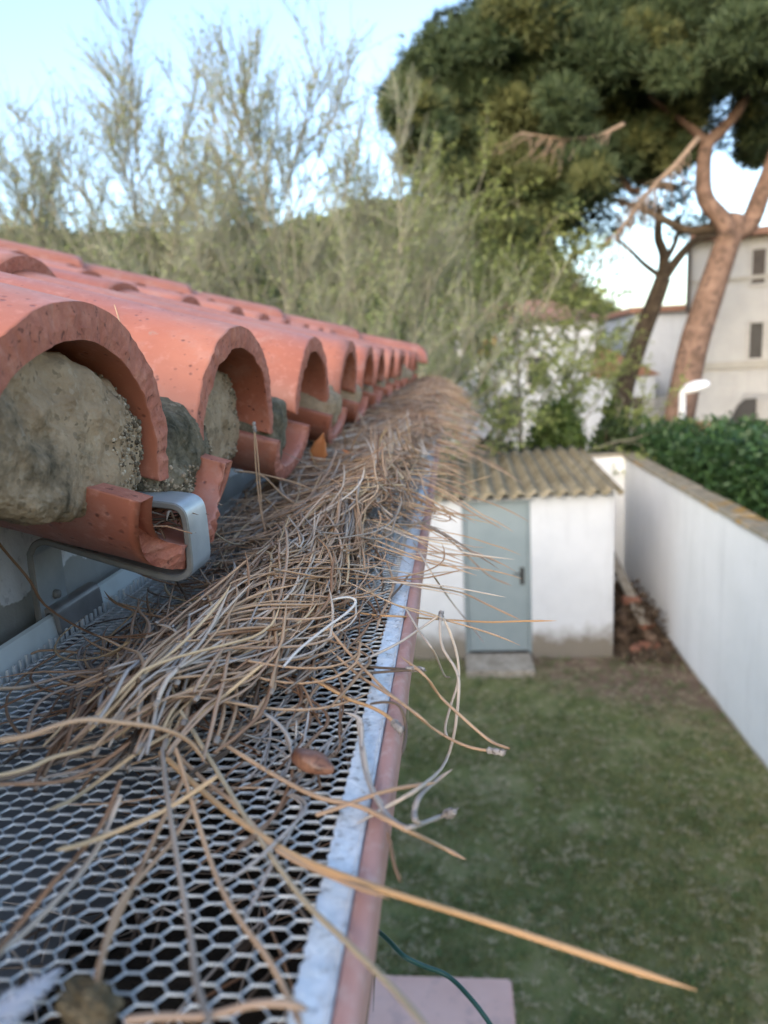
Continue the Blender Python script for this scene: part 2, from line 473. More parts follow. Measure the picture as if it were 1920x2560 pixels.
MAT['hedge'] = leaf_mat('hedge_leaves', (0.016, 0.042, 0.014), (0.052, 0.105, 0.036), 0.42, 0.2, 2.0)
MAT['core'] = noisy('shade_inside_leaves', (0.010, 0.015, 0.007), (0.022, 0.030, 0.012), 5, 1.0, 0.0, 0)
MAT['wood_hill'] = leaf_mat('hill_wood', (0.070, 0.098, 0.038), (0.165, 0.195, 0.080), 0.8, 0.15, 0.15)
MAT['hill'] = noisy('hill_scrub', (0.065, 0.088, 0.038), (0.15, 0.165, 0.080), 0.12, 1.0, 0.0, 0)
MAT['far_white'] = wall_white('far_white_wall', (0.46, 0.49, 0.53), (0.54, 0.57, 0.61))
MAT['beige'] = wall_white('beige_render', (0.34, 0.335, 0.325), (0.41, 0.40, 0.385))
MAT['band'] = noisy('grey_band', (0.30, 0.285, 0.25), (0.36, 0.34, 0.30), 3, 0.9, 0.2, 0)
MAT['roof_far'] = noisy('far_roof_tiles', (0.20, 0.11, 0.075), (0.30, 0.17, 0.12), 4, 0.9, 0.2, 0.4, 0.03)
MAT['brickbox'] = noisy('orange_brick', (0.34, 0.15, 0.07), (0.44, 0.21, 0.10), 4, 0.9, 0.2, 0.3, 0.01)
MAT['glass_dark'] = noisy('dark_window_pane', (0.012, 0.013, 0.015), (0.025, 0.026, 0.03), 3, 0.45, 0.3, 0)
MAT['shutter'] = noisy('dark_shutter', (0.05, 0.042, 0.036), (0.085, 0.07, 0.06), 4, 0.7, 0.3, 0)
MAT['frame_grey'] = noisy('grey_frame_paint', (0.30, 0.29, 0.27), (0.38, 0.37, 0.35), 6, 0.6, 0.3, 0)
MAT['lamp_white'] = noisy('white_lamp_plastic', (0.74, 0.75, 0.78), (0.82, 0.83, 0.85), 6, 0.3, 0.5, 0)
MAT['post_white'] = noisy('pale_post_paint', (0.52, 0.52, 0.52), (0.62, 0.62, 0.62), 6, 0.5, 0.4, 0)
MAT['seed'] = noisy('brown_seed_coat', (0.075, 0.028, 0.018), (0.30, 0.145, 0.085), 130, 0.35, 0.5, 0.4, 0.0006, c2=(0.06, 0.022, 0.014), scale2=420, amt2=0.8)
MAT['dryleaf'] = noisy('orange_dry_leaf', (0.36, 0.12, 0.04), (0.50, 0.20, 0.07), 60, 0.6, 0.3, 0.3, 0.001)
MAT['paleleaf'] = noisy('pale_dry_leaf', (0.40, 0.28, 0.14), (0.54, 0.41, 0.24), 60, 0.6, 0.3, 0.3, 0.001)
MAT['clump'] = noisy('dry_moss_clump', (0.10, 0.078, 0.045), (0.26, 0.20, 0.12), 160, 0.95, 0.1, 0.9, 0.002)
MAT['feather'] = noisy('white_down', (0.62, 0.62, 0.66), (0.78, 0.78, 0.80), 60, 0.8, 0.2, 0)
MAT['greenwire'] = noisy('green_wire_coat', (0.003, 0.040, 0.032), (0.005, 0.06, 0.046), 60, 0.4, 0.5, 0)
MAT['log'] = noisy('old_log', (0.09, 0.06, 0.045), (0.20, 0.14, 0.10), 8, 0.95, 0.1, 0.6, 0.01)
MAT['brick_red'] = noisy('old_red_brick', (0.22, 0.10, 0.07), (0.32, 0.16, 0.11), 14, 0.9, 0.1, 0.5, 0.005)
MAT['litter'] = leaf_mat('brown_litter', (0.035, 0.024, 0.016), (0.15, 0.105, 0.07), 0.9, 0.1, 3.0)
MAT['paving'] = noisy('grey_paving', (0.20, 0.195, 0.185), (0.28, 0.27, 0.26), 2, 0.9, 0.2, 0.3, 0.005)

MAT['straw'] = leaf_mat('straw_blades', (0.26, 0.225, 0.12), (0.50, 0.44, 0.28), 0.7, 0.2, 3.0)
MAT['lushgrass'] = leaf_mat('lush_blades', (0.075, 0.115, 0.034), (0.13, 0.18, 0.06), 0.6, 0.2, 3.0)

def grit_mat():
    m, nt, p = new_mat('sand_grains', 0.9, 0.0, 0.2)
    g = nt.nodes.new('ShaderNodeNewGeometry')
    nt.links.new(ramp(nt, g.outputs['Random Per Island'], [(0.0, (0.06, 0.048, 0.034)), (0.4, (0.17, 0.13, 0.088)), (0.75, (0.31, 0.24, 0.165)), (1.0, (0.47, 0.40, 0.31))]), p.inputs['Base Color'])
    return m
MAT['grit'] = grit_mat()
# ------------------------------------------------------------------ the setting: ground and hills
rng = np.random.default_rng(11)
random.seed(5)
g = MB(); g.quad((-300,-300,0),(300,-300,0),(300,300,0),(-300,300,0))
ground = tag(g.build('ground', MAT['lawn']), kind='structure')

def hill_h(a):
    xs = [-120, -105, -90, -75, -60, -31, -22, -12, -4, 2, 6, 9, 13, 22]
    ys = [0, 4, 9, 14, 17, 18, 17.5, 18, 20.5, 21, 17, 10, 5, 0]
    return float(np.interp(a, xs, ys))
hv, hf = [], []
NA, NR = 210, 22
for i in range(NA):
    a = -115 + 137*i/(NA-1); H_ = hill_h(a); ar = R(a)
    for j in range(NR):
        t = j/(NR-1); r = 52 + 75*t
        prof = math.sin(min(1, t/0.52)*math.pi/2)**1.3 if t < .52 else 1 - 0.25*(t-.52)/.48
        b = noise.noise(Vector((a*0.35, r*0.11, 3.0)))*1.3 + noise.noise(Vector((a*1.3, r*0.3, 9.0)))*0.8
        hv.append((r*math.sin(ar), r*math.cos(ar), max(-0.3, H_*prof + b*min(1, H_/8)*min(1, t*5)) - 0.25))
for i in range(NA-1):
    for j in range(NR-1):
        hf.append((i*NR+j, i*NR+j+1, (i+1)*NR+j+1, (i+1)*NR+j))
hill = tag(link('hill', mesh_from('hill', hv, hf, [MAT['hill']], smooth=True)), kind='structure')

# ------------------------------------------------------------------ foliage helpers
def unit(n):
    v = rng.normal(size=(n, 3)); return v/np.linalg.norm(v, axis=1)[:, None]
def leaf_quads(P, size, aspect=0.5, up=0.0, fold=True):
    """one small rhombic leaf per point -> verts, quads"""
    n = len(P); d = unit(n); d[:, 2] += up; d /= np.linalg.norm(d, axis=1)[:, None]
    s = np.cross(d, unit(n)); s /= np.maximum(np.linalg.norm(s, axis=1), 1e-6)[:, None]
    L = (np.asarray(size)*rng.uniform(0.6, 1.3, n))[:, None]
    w = L*aspect*0.5
    V = np.empty((n, 4, 3)); V[:, 0] = P; V[:, 1] = P + d*L*0.5 + s*w; V[:, 2] = P + d*L; V[:, 3] = P + d*L*0.5 - s*w
    F = np.arange(n*4).reshape(n, 4)
    return V.reshape(-1, 3), F
def needle_tufts(P, axis, length, k=7, width=0.02):
    """a brush of k thin blades at every point"""
    n = len(P); Pk = np.repeat(P, k, axis=0); A = np.repeat(axis, k, axis=0)
    d = A + unit(n*k)*0.75; d /= np.linalg.norm(d, axis=1)[:, None]
    s = np.cross(d, unit(n*k)); s /= np.maximum(np.linalg.norm(s, axis=1), 1e-6)[:, None]
    L = (length*rng.uniform(0.7, 1.2, n*k))[:, None]
    V = np.empty((n*k, 3, 3)); V[:, 0] = Pk - s*width*.5; V[:, 1] = Pk + s*width*.5; V[:, 2] = Pk + d*L
    return V.reshape(-1, 3), np.arange(n*k*3).reshape(-1, 3)
def in_ellipsoid(n, c, r, shell=0.5):
    u = unit(n); t = rng.uniform(shell**3, 1, n)**(1/3)
    return np.asarray(c) + u*t[:, None]*np.asarray(r), u

# grass: blades growing in the lawn, thinner near the bare earth
n = 150000
gx = rng.uniform(-3.6, 2.66, n); gy = rng.uniform(2.2, 9.2, n)
bare = gy - 7.55 + np.clip(gx-0.4, -.6, 1.6)*0.55 + rng.normal(0, .55, n)
pn = np.array([noise.noise(Vector((x_*1.7, y_*1.7, 6.0))) for x_, y_ in zip(gx, gy)])
keep = (bare < 0) & (pn + rng.normal(0, .16, n) > -.16)
gp = np.stack([gx, gy, np.zeros(n)], 1)[keep]; n = len(gp)
a = rng.uniform(0, 2*np.pi, n); w = rng.uniform(.003, .007, n); h = rng.uniform(.02, .055, n)
d = np.stack([np.cos(a), np.sin(a), np.zeros(n)], 1)*w[:, None]
tip = gp + np.stack([rng.normal(0, .022, n), rng.normal(0, .022, n), h], 1)
V = np.stack([gp-d, gp+d, tip], 1).reshape(-1, 3)
tag(link('grass', mesh_from('grass', V, np.arange(n*3).reshape(-1, 3), [MAT['grass']])), kind='stuff')

def tufts(name, cnt, per, spread_, L, w_, mat, flat):
    cx = rng.uniform(-3.4, 2.64, cnt); cy = rng.uniform(2.2, 8.9, cnt)
    P = np.repeat(np.stack([cx, cy, np.zeros(cnt)], 1), per, axis=0); n = len(P)
    P[:, :2] += rng.normal(0, spread_, (n, 2)); P[:, 2] = rng.uniform(.012, .045, n)
    a = rng.uniform(0, 2*np.pi, n); d = np.stack([np.cos(a), np.sin(a), rng.uniform(-.1, flat, n)], 1)
    s_ = np.stack([-np.sin(a), np.cos(a), np.zeros(n)], 1)*w_*.5
    V = np.stack([P-s_, P+s_, P+d*(L*rng.uniform(.5, 1.2, n))[:, None]], 1).reshape(-1, 3)
    tag(link(name, mesh_from(name, V, np.arange(n*3).reshape(-1, 3), [MAT[mat]])), kind='stuff')
tufts('dry_grass', 3300, 9, .016, .045, .009, 'straw', .25)
tufts('lush_grass', 2400, 12, .024, .05, .009, 'lushgrass', .9)
# wood on the hill: small crowns of leaves, a far-off mass
pts = []
for _ in range(900):
    a = rng.uniform(-40, 16); H_ = hill_h(a)
    if H_ < 2: continue
    t = rng.uniform(0.12, 0.62); r = 52 + 75*t; ar = R(a)
    z = H_*math.sin(min(1, t/0.52)*math.pi/2)**1.3
    rr = rng.uniform(0.8, 1.5)
    p, _u = in_ellipsoid(70, (r*math.sin(ar), r*math.cos(ar), z + rr*0.35), (rr*1.2, rr*1.2, rr*.8), 0.6)
    pts.append(p)
V, F = leaf_quads(np.concatenate(pts), 0.75, 0.6)
tag(link('hillside_wood', mesh_from('hillside_wood', V, F, [MAT['wood_hill']])), kind='stuff')

# ------------------------------------------------------------------ distant houses
def window(parent, x, y, z, w, h, name='window', mat='glass_dark', fr=0.07):
    m = MB()
    m.box((x-w/2-fr, y-0.05, z-fr), (x+w/2+fr, y+0.03, z)); m.box((x-w/2-fr, y-0.05, z+h), (x+w/2+fr, y+0.03, z+h+fr))
    m.box((x-w/2-fr, y-0.05, z), (x-w/2, y+0.03, z+h)); m.box((x+w/2, y-0.05, z), (x+w/2+fr, y+0.03, z+h))
    f = m.build(name, MAT['frame_grey'], parent)
    q = MB(); q.box((x-w/2, y-0.02, z), (x+w/2, y+0.02, z+h)); q.build('pane', MAT[mat], f)
    return f

bh = tag(empty('beige_house', (7.22, 24, 0), (0, 0, R(-18))), 'tall beige rendered house with narrow dark windows behind the leaning pine trunk', 'house')
m = MB(); m.box((0, 0, 0), (8, 9, 6.75)); m.build('wall', MAT['beige'], bh)
m = MB(); m.box((-.03, -.07, 3.0), (8.03, .06, 3.22)); m.box((-.03, -.06, 5.55), (8.03, .06, 5.66)); m.build('string_course', MAT['band'], bh)
m = MB(); m.box((-.02, -.05, 0), (8.02, .05, 1.42)); m.build('base_band', MAT['roof_far'], bh)
m = MB(); m.box((-.10, -.16, 4.7), (.02, -.01, 6.75)); m.build('downpipe', MAT['shutter'], bh)
window(bh, 1.86, 0, 3.28, 0.34, 1.02); window(bh, 1.84, 0, 5.42, 0.34, .95, mat='shutter'); window(bh, 2.62, 0, 3.55, 0.36, 1.2); window(bh, 4.6, 0, 3.3, 0.36, 1.05)
m = MB(); pr = [(1.0, 1.0), (1.45, 1.9), (1.62, 2.08), (1.95, 2.1), (1.95, 1.0)]
m.v += [(x, -.10, z) for x, z in pr] + [(x, -.03, z) for x, z in pr]
m.f += [tuple(range(5)), tuple(range(9, 4, -1))] + [(k, (k+1) % 5, (k+1) % 5+5, k+5) for k in range(5)]; m.m += [0]*7
m.build('stair_opening', MAT['glass_dark'], bh)
rl = MB(); rl.tube([(.98, -.4, 1.25), (1.62, -.4, 2.25), (4, -.4, 2.25)], 0.025, 6)
for k in range(12): rl.tube([(2.02+k*.14, -.4, 1.1), (2.02+k*.14, -.4, 2.25)], 0.012, 5)
rl.build('stair_railing', MAT['frame_grey'], bh)
m = MB(); m.box((-.05, -.4, 6.75), (8.3, 9.4, 6.95)); m.build('roof', MAT['roof_far'], bh)

wh = tag(empty('white_house'), 'white house with a brown tiled roof edge seen through the green tree', 'house')
m = MB(); m.box((0.2, 30, 0), (5.6, 37, 4.95)); m.build('wall', MAT['far_white'], wh)
m = MB(); m.v += [(-.1,29.7,4.95),(5.9,29.7,4.95),(5.9,37.3,4.95),(-.1,37.3,4.95),(1.6,33.5,6.0),(4.2,33.5,6.0)]
m.f += [(0,1,5,4),(1,2,5),(2,3,4,5),(3,0,4),(3,2,1,0)]; m.m += [0]*5
m.build('roof', MAT['roof_far'], wh)
m = MB(); m.box((0.55, 29.6, 3.82), (1.75, 30.0, 4.55)); m.build('brick_box', MAT['brickbox'], wh)
window(wh, 3.3, 30, 2.6, 0.7, 1.0); window(wh, 2.2, 30, 0.9, 0.7, 1.2)
wb = tag(empty('white_house'), 'white gabled house between the dark tree trunk and the leaning pine trunk', 'house')
m = MB(); m.box((7.2, 31, 0), (10.6, 38, 5.1)); m.build('wall', MAT['far_white'], wb)
m = MB(); m.box((7.0, 30.7, 5.1), (10.8, 38.2, 5.32)); m.build('roof', MAT['roof_far'], wb)
m = MB(); m.box((4.6, 29.0, 0), (7.55, 30.9, 2.72)); m.build('porch_wall', MAT['far_white'], wb)
m = MB(); m.v += [(5.3,28.9,2.74),(7.75,28.9,2.74),(7.75,30.95,2.74),(5.3,30.95,2.74),(5.6,28.9,3.9),(5.6,30.95,3.9)]
m.f += [(0,1,4),(3,5,2),(1,2,5,4),(0,4,5,3),(0,3,2,1)]; m.m += [0]*5
m.build('porch_roof', MAT['roof_far'], wb)
m = MB(); m.box((6.72, 28.9, 0), (7.08, 28.98, 1.95)); m.build('door', MAT['shutter'], wb)
m = MB()
for k in range(7): m.box((7.15, 28.93, 0.75+k*.17), (8.35, 28.97, 0.84+k*.17))
m.build('louvre_panel', MAT['frame_grey'], wb)
wl = tag(empty('low_white_house'), 'low white house far left behind the bushes next to the heap of needles', 'house')
m = MB(); m.box((-2.6, 27, 0), (0.05, 33, 3.05)); m.build('wall', MAT['far_white'], wl)
m = MB(); m.box((-2.8, 26.8, 3.05), (0.13, 33.2, 3.22)); m.build('roof', MAT['roof_far'], wl)

# street lamp
lp = tag(empty('street_lamp', (3.84, 13, 0)), 'white street lamp with an oval head in front of the leaning pine trunk', 'street lamp')
m = MB(); m.tube([(0,0,0),(0,0,2.3),(0,0,2.98)], [.07,.06,.055], 12); m.build('post', MAT['post_white'], lp, smooth=True)
m = MB(); m.tube([(0,0,2.93),(.06,0,2.99),(.14,0,3.02)], .03, 10); m.build('arm', MAT['post_white'], lp, smooth=True)
bm = bmesh.new(); bmesh.ops.create_uvsphere(bm, u_segments=24, v_segments=14, radius=1.0)
for v in bm.verts:
    v.co = Vector((v.co.x*.24+.2, v.co.y*.14, (v.co.z*.115 if v.co.z > 0 else v.co.z*.085)+3.05+v.co.x*.05))
me = bpy.data.meshes.new('lamp_head'); bm.to_mesh(me); bm.free(); me.materials.append(MAT['lamp_white'])
me.polygons.foreach_set('use_smooth', np.ones(len(me.polygons), dtype=bool)); link('lamp_head', me, lp)

# ------------------------------------------------------------------ trees
def grow(mb, pts, p, d, L, r0, r1, seg, wob, up, n=4, rs=random):
    """one wandering limb; returns its points"""
    P = [Vector(p)]; d = Vector(d).normalized()
    for i in range(seg):
        d = (d + Vector((rs.gauss(0, wob), rs.gauss(0, wob), rs.gauss(0, wob)+up))).normalized()
        P.append(P[-1] + d*(L/seg))
    mb.tube(P, [r0+(r1-r0)*i/seg for i in range(seg+1)], n, cap=False)
    return P
def along(P, t):
    k = min(int(t*(len(P)-1)), len(P)-2); u = t*(len(P)-1)-k
    return P[k].lerp(P[k+1], u), (P[k+1]-P[k]).normalized()
def broadleaf(name, base, height, label, group, seed, limbs=14, spread=0.55, subs=9, twigs=7, leaves=2, leaf=0.05,
              lowgreen=1.0, droop=0.0, bark='grey_bark', tr=0.09, first=0.22, leafmat='spring', lean=(0, 0), twigmat='twig'):
    rs = random.Random(seed); root = tag(empty(name, base), label, 'tree', group)
    tk, lm, tw = MB(), MB(), MB(); LP = []
    T = [Vector((0, 0, -0.05))]
    for i in range(1, 11):
        T.append(Vector((lean[0]*i/10+rs.gauss(0, .035), lean[1]*i/10+rs.gauss(0, .035), height*0.86*i/10)))
    tk.tube(T, [tr*(1-.86*i/10) + (.04 if i == 0 else 0) for i in range(11)], 10)
    for i in range(limbs):
        t = first + (0.97-first)*(i+rs.random()*.8)/limbs
        p, td = along(T, t); a = i*2.4+rs.random()
        sp = spread*(1.15-0.7*t)
        d = Vector((math.cos(a)*sp, math.sin(a)*sp, 1-sp*.45))
        L = height*(0.48-0.26*t)*rs.uniform(.8, 1.2)
        LPth = grow(lm, None, p, d, L, tr*.42*(1-.6*t), .008, 7, .11, .06-droop*.1, 5, rs)
        for j in range(subs):
            u = .2+.8*(j+rs.random())/subs
            q, qd = along(LPth, min(u, .99))
            e = (qd + Vector((rs.gauss(0, .62), rs.gauss(0, .62), rs.gauss(.05, .4)))).normalized()
            S = grow(lm, None, q, e, L*rs.uniform(.25, .45), .0075, .0038, 5, .14, .07-droop*.22, 3, rs)
            for k in range(twigs):
                w_, wd = along(S, rs.uniform(.25, .99))
                f = (wd + Vector((rs.gauss(0, .45), rs.gauss(0, .45), rs.gauss(.15, .3)))).normalized()
                W = grow(tw, None, w_, f, rs.uniform(.22, .55), .0042, .0026, 3, .14, .1-droop*.3, 3, rs)
                zz = W[-1].z/height
                kk = leaves*(1+lowgreen*max(0, .8-zz)*2.2)
                nn = int(kk) + (rs.random() < kk-int(kk))
                for _ in range(nn):
                    c, _d2 = along(W, rs.random()*.99); LP.append(c)
    tk.build('trunk', MAT[bark], root, smooth=True)
    lm.build('limbs', MAT[bark], root, smooth=True)
    x = tw.build('twigs', MAT[twigmat], root); x['kind'] = 'stuff'
    if LP:
        V, F = leaf_quads(np.array([tuple(p) for p in LP]), leaf, 0.55, 0.4)
        x = link('leaves', mesh_from('leaves', V, F, [MAT[leafmat]]), root); x['kind'] = 'stuff'
    return root
GT = 'bare trees coming into leaf behind the tiled roof'
broadleaf('budding_tree', (-1.95, 9.0, 0), 6.85, 'tallest budding tree, its grey trunk rising behind the middle of the tiled roof', GT, 3, limbs=26, spread=.80, subs=13, twigs=11, leaves=2.3, leaf=.042, tr=.045, leafmat='bud')
broadleaf('budding_tree', (-3.65, 9.2, 0), 7.0, 'budding tree whose twigs reach high in the sky above the first tiles', GT, 8, limbs=24, spread=.66, subs=13, twigs=11, leaves=1.9, leaf=.042, tr=.036, leafmat='bud')
broadleaf('budding_tree', (-5.3, 9.3, 0), 6.3, 'lowest budding tree at the left frame edge behind the tiled roof', GT, 14, limbs=24, spread=.72, subs=12, twigs=11, leaves=2.2, leaf=.042, tr=.035, leafmat='bud')
broadleaf('budding_tree', (-0.75, 9.6, 0), 6.1, 'slim budding tree between the tallest bare tree and the big pine crown', GT, 21, limbs=19, spread=.5, subs=11, twigs=9, leaves=2.2, leaf=.045, tr=.03, leafmat='bud')
broadleaf('budding_tree', (-2.9, 10.5, 0), 6.0, 'smaller budding tree filling the gap low behind the two tall bare trees', GT, 29, limbs=22, spread=.9, subs=12, twigs=11, leaves=4.5, leaf=.05, tr=.034)
broadleaf('budding_tree', (-4.5, 10.8, 0), 5.6, 'low budding tree with green buds behind the hip of the roof at left', GT, 53, limbs=22, spread=.9, subs=12, twigs=11, leaves=4.5, leaf=.05, tr=.034)
GW = 'leafy drooping trees behind the shed'
broadleaf('leafy_tree', (0.05, 11.9, 0), 6.2, 'leafy green tree with a pale trunk just right of the end of the roof', GW, 34, limbs=20, spread=.55, subs=10, twigs=8, leaves=6.5, leaf=.065, twigmat='greentwig', droop=.45, tr=.05, first=.12)
broadleaf('leafy_tree', (1.15, 13.2, 0), 6.3, 'drooping green tree with a dark grey trunk behind the corrugated shed roof', GW, 39, limbs=18, spread=.62, subs=9, twigs=7, leaves=6.0, leaf=.065, twigmat='greentwig', droop=.7, tr=.06, first=.12, bark='grey_bark')
broadleaf('leafy_tree', (2.3, 14.6, 0), 5.6, 'rounded green tree left of the dark leaning trunk under the pine', GW, 47, limbs=16, spread=.62, subs=9, twigs=7, leaves=6.5, leaf=.07, twigmat='greentwig', droop=.5, tr=.05, first=.12, bark='grey_bark')

def px(x, y, Y):                         # where a sight line at photo pixel (x, y) meets depth Y
    d = np.array([[.9946,.0328,.0982],[.0896,.2029,-.9751],[-.0519,.9786,.1989]]) @ np.array([(x-960)/1850., (1280-y)/1850., -1.])
    return Vector(tuple(d*(Y/d[1]))) + Vector((0, 0, EYE))

pine = tag(empty('umbrella_pine', (4.0, 14, 0)), 'big umbrella pine with a reddish leaning trunk and a broad dark crown', 'tree')
pine.location = (0, 0, 0)
m = MB()
m.tube(catmull([(3.75,14,-.1),(3.95,14,1.5),(4.06,14,2.3),(4.28,14,3.63),(4.52,14,4.5),(4.78,14.1,5.25),(5.02,14.2,5.9)], 26),
       [.31-.0042*i for i in range(27)], 14)
m.build('trunk', MAT['pine_bark'], pine, smooth=True)
def limb(pts, r0, r1, mat='pine_bark', parent=None, name='limb', n=10):
    P = catmull(pts, 24); mm = MB(); mm.tube(P, [r0+(r1-r0)*i/24 for i in range(25)], n)
    return mm.build(name, MAT[mat], parent or pine, smooth=True)
limb([(4.85,14.1,5.3),px(1812,560,14),px(1765,500,14),px(1758,430,14),px(1768,360,14),px(1800,330,14.1),px(1850,270,14.2),px(1890,190,14.4)], .17, .07)
limb([(4.93,14.15,5.62),px(1872,560,14.2),px(1905,480,14.1),px(1935,400,14),px(1960,300,14)], .19, .11)
limb([px(1768,365,14),px(1745,335,14),px(1700,300,14.3),px(1620,240,14.6)], .09, .04)
limb([px(1812,560,14),px(1720,575,14.6),px(1600,520,15),px(1440,470,15.4)], .10, .03, 'dark_bark')
limb([px(1690,470,15),px(1580,440,15.2),px(1460,330,15.4),px(1330,300,15.3)], .08, .03, 'dark_bark')
limb([px(1640,380,14.8),px(1560,330,14.6),px(1450,345,14.2),px(1380,350,13.6)], .05, .02)
limb([px(1600,480,15),px(1570,470,15),px(1545,420,15),px(1540,330,15)], .07, .03)
blobs = [(1080,210,105),(1130,120,100),(1220,65,105),(1330,35,115),(1450,20,120),(1570,0,120),(1065,290,85),(1025,320,60),(1045,400,70),(1000,280,45),
 (1160,240,105),(1250,185,115),(1350,170,115),(1300,270,95),(1400,110,115),(1500,150,120),(1600,110,120),(1720,110,135),(1850,90,125),(1950,150,120),
 (1240,310,85),(1330,335,75),(1230,400,85),(1300,465,80),(1165,430,70),(1380,400,65),(1120,360,80),(1260,510,55),
 (1500,265,85),(1620,235,95),(1760,225,85),(1600,330,70),(1700,300,70),(1480,360,60),(1420,260,80),(1560,400,55),(1900,260,80),(1350,440,60),
 (1700,30,110),(1820,-20,110),(1500,-60,120),(1650,-80,120),(1800,-120,130),(1950,-50,130),(1380,-60,100),(1680,180,80),(1840,180,80),(1540,210,90),
 (1400,540,45),(1480,470,45),(1200,480,55),(1010,250,60),(1035,200,60),(1300,400,70),(1280,450,70),(1450,420,60),(1190,340,75),(1330,510,60),(1420,330,80),(1540,300,80),(1850,30,100),(1900,120,90),(1480,430,60),(1420,480,55),(1620,420,50),(1700,390,50),(1890,390,45),(1900,330,70),(1180,540,45),(1290,570,40),(1130,470,55),(1080,450,55)]
dark = [(1300,520,75),(1380,500,80),(1460,490,75),(1250,560,50),(1340,590,45),(1540,420,75),(1620,370,80),(1430,570,40),(1200,510,60),(1700,330,70)]
acc = {'pine_a': [[], [], 0], 'pine_b': [[], [], 0], 'pine_c': [[], [], 0]}
def put(key, V, F):
    a_ = acc[key]; a_[0].append(V); a_[1].append(F+a_[2]); a_[2] += len(V)
for (bx, by, br) in blobs:
    lit_clump = (bx < 1420 and by > 250) or (1430 < bx and 150 < by < 330 and rng.random() < .6) or rng.random() < .22  # clumps that get the painted lit tone, mostly lower left
    Yd = 13.3 + rng.uniform(-.8, .9) + (1.9 if bx > 1480 and by > 200 else 0)
    for sub_ in range(7):                # every lobe is a handful of tight brushes
        ang = rng.uniform(0, 6.28); q = rng.uniform(.25, .62)*br*(sub_ > 0)
        c = px(bx + math.cos(ang)*q, by + math.sin(ang)*q*.8, Yd + rng.uniform(-.4, .4)); r = br*(.60 if sub_ == 0 else rng.uniform(.26, .48))*Yd/1850
        n = int(700*max(r, .25)**2) + 25
        P, U = in_ellipsoid(n, c, (r*rng.uniform(.9, 1.4), r, r*.66), 0.45)
        P = P + rng.normal(0, .05, P.shape)
        V, F = needle_tufts(P, U*0.8 + np.array([0, 0, .5]), 0.18, 7, 0.024)
        put('pine_c' if lit_clump and rng.random() < .5 else 'pine_a', V, F)
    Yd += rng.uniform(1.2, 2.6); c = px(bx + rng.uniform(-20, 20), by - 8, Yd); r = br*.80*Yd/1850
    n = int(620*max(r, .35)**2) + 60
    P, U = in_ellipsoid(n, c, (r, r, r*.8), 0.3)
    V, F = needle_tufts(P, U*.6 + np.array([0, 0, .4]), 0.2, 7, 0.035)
    put('pine_b', V, F)  # layer behind each clump, its shade painted into the tone
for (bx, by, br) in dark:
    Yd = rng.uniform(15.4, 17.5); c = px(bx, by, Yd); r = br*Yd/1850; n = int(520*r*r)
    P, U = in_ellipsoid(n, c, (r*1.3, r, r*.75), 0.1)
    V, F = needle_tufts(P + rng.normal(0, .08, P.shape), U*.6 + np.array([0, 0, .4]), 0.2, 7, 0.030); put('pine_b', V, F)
for key, nm in (('pine_a', 'crown'), ('pine_c', 'lit_crown'), ('pine_b', 'inner_crown')):
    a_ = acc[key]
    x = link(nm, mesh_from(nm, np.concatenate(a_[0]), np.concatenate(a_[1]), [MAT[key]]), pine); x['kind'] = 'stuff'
# dead branches hanging inside the crown
db = MB(); rs = random.Random(4)
P = [px(1745,345,13.2), px(1690,410,13), px(1620,480,12.9), px(1560,560,12.8), px(1505,620,12.8)]
P = catmull(P, 20); db.tube(P, [.05-.0019*i for i in range(21)], 6)
P2 = catmull([px(1560,310,13), px(1490,340,12.9), px(1400,345,12.7), px(1300,330,12.6)], 16); db.tube(P2, [.035-.0017*i for i in range(17)], 6)
for src, cnt in ((P, 80), (P2, 45)):
    for k in range(cnt):
        q, qd = along(src, rs.uniform(.1, .99))
        grow(db, None, q, qd*.6 + Vector((rs.gauss(0, .4), rs.gauss(0, .4), rs.gauss(-.45, .3))), rs.uniform(.3, .9), .010, .004, 6, .16, -.04, 3, rs)
db.build('dead_branch', MAT['deadtwig'], pine, smooth=True)

dk = tag(empty('dark_pine', (0, 0, 0)), 'thinner dark pine leaning right with a forked trunk left of the big reddish trunk', 'tree')
def limb2(pts, r0, r1, name='limb'):
    return limb(pts, r0, r1, 'dark_bark', dk, name, 10)
b0 = px(1555,1000,17); limb2([(b0.x-.25,17,-.1), b0, px(1592,870,17), px(1630,770,17), px(1658,695,17)], .24, .17, 'trunk')
limb2([px(1655,700,17),px(1660,640,17),px(1645,590,17),px(1650,520,17)], .13, .07)
limb2([px(1660,695,17),px(1700,640,17),px(1740,600,17),px(1790,585,17)], .11, .06)
limb2([px(1650,690,17),px(1610,660,17),px(1580,630,17),px(1540,595,17)], .06, .035)
limb2([px(1665,650,17),px(1690,600,17),px(1700,540,17)], .07, .04)
limb2([px(1580,800,17),px(1550,830,17),px(1515,850,17)], .03, .015)
TV, TF, o = [], [], 0
for (bx, by, br) in [(1650,470,70),(1560,540,50),(1720,520,60),(1620,540,35),(1780,560,40),(1480,560,40),(1440,600,35),(1850,330,70),(1530,590,22),(1700,585,22)]:
    c = px(bx, by, 17.2); r = br*17/1850; n = int(230*r*r)+30
    P, U = in_ellipsoid(n, c, (r, r, r*.7), 0.4)
    V, F = needle_tufts(P, U*.6+np.array([0,0,.5]), .2, 7, .022); TV.append(V); TF.append(F+o); o += len(V)
x = link('crown', mesh_from('crown', np.concatenate(TV), np.concatenate(TF), [MAT['pine_b']]), dk); x['kind'] = 'stuff'

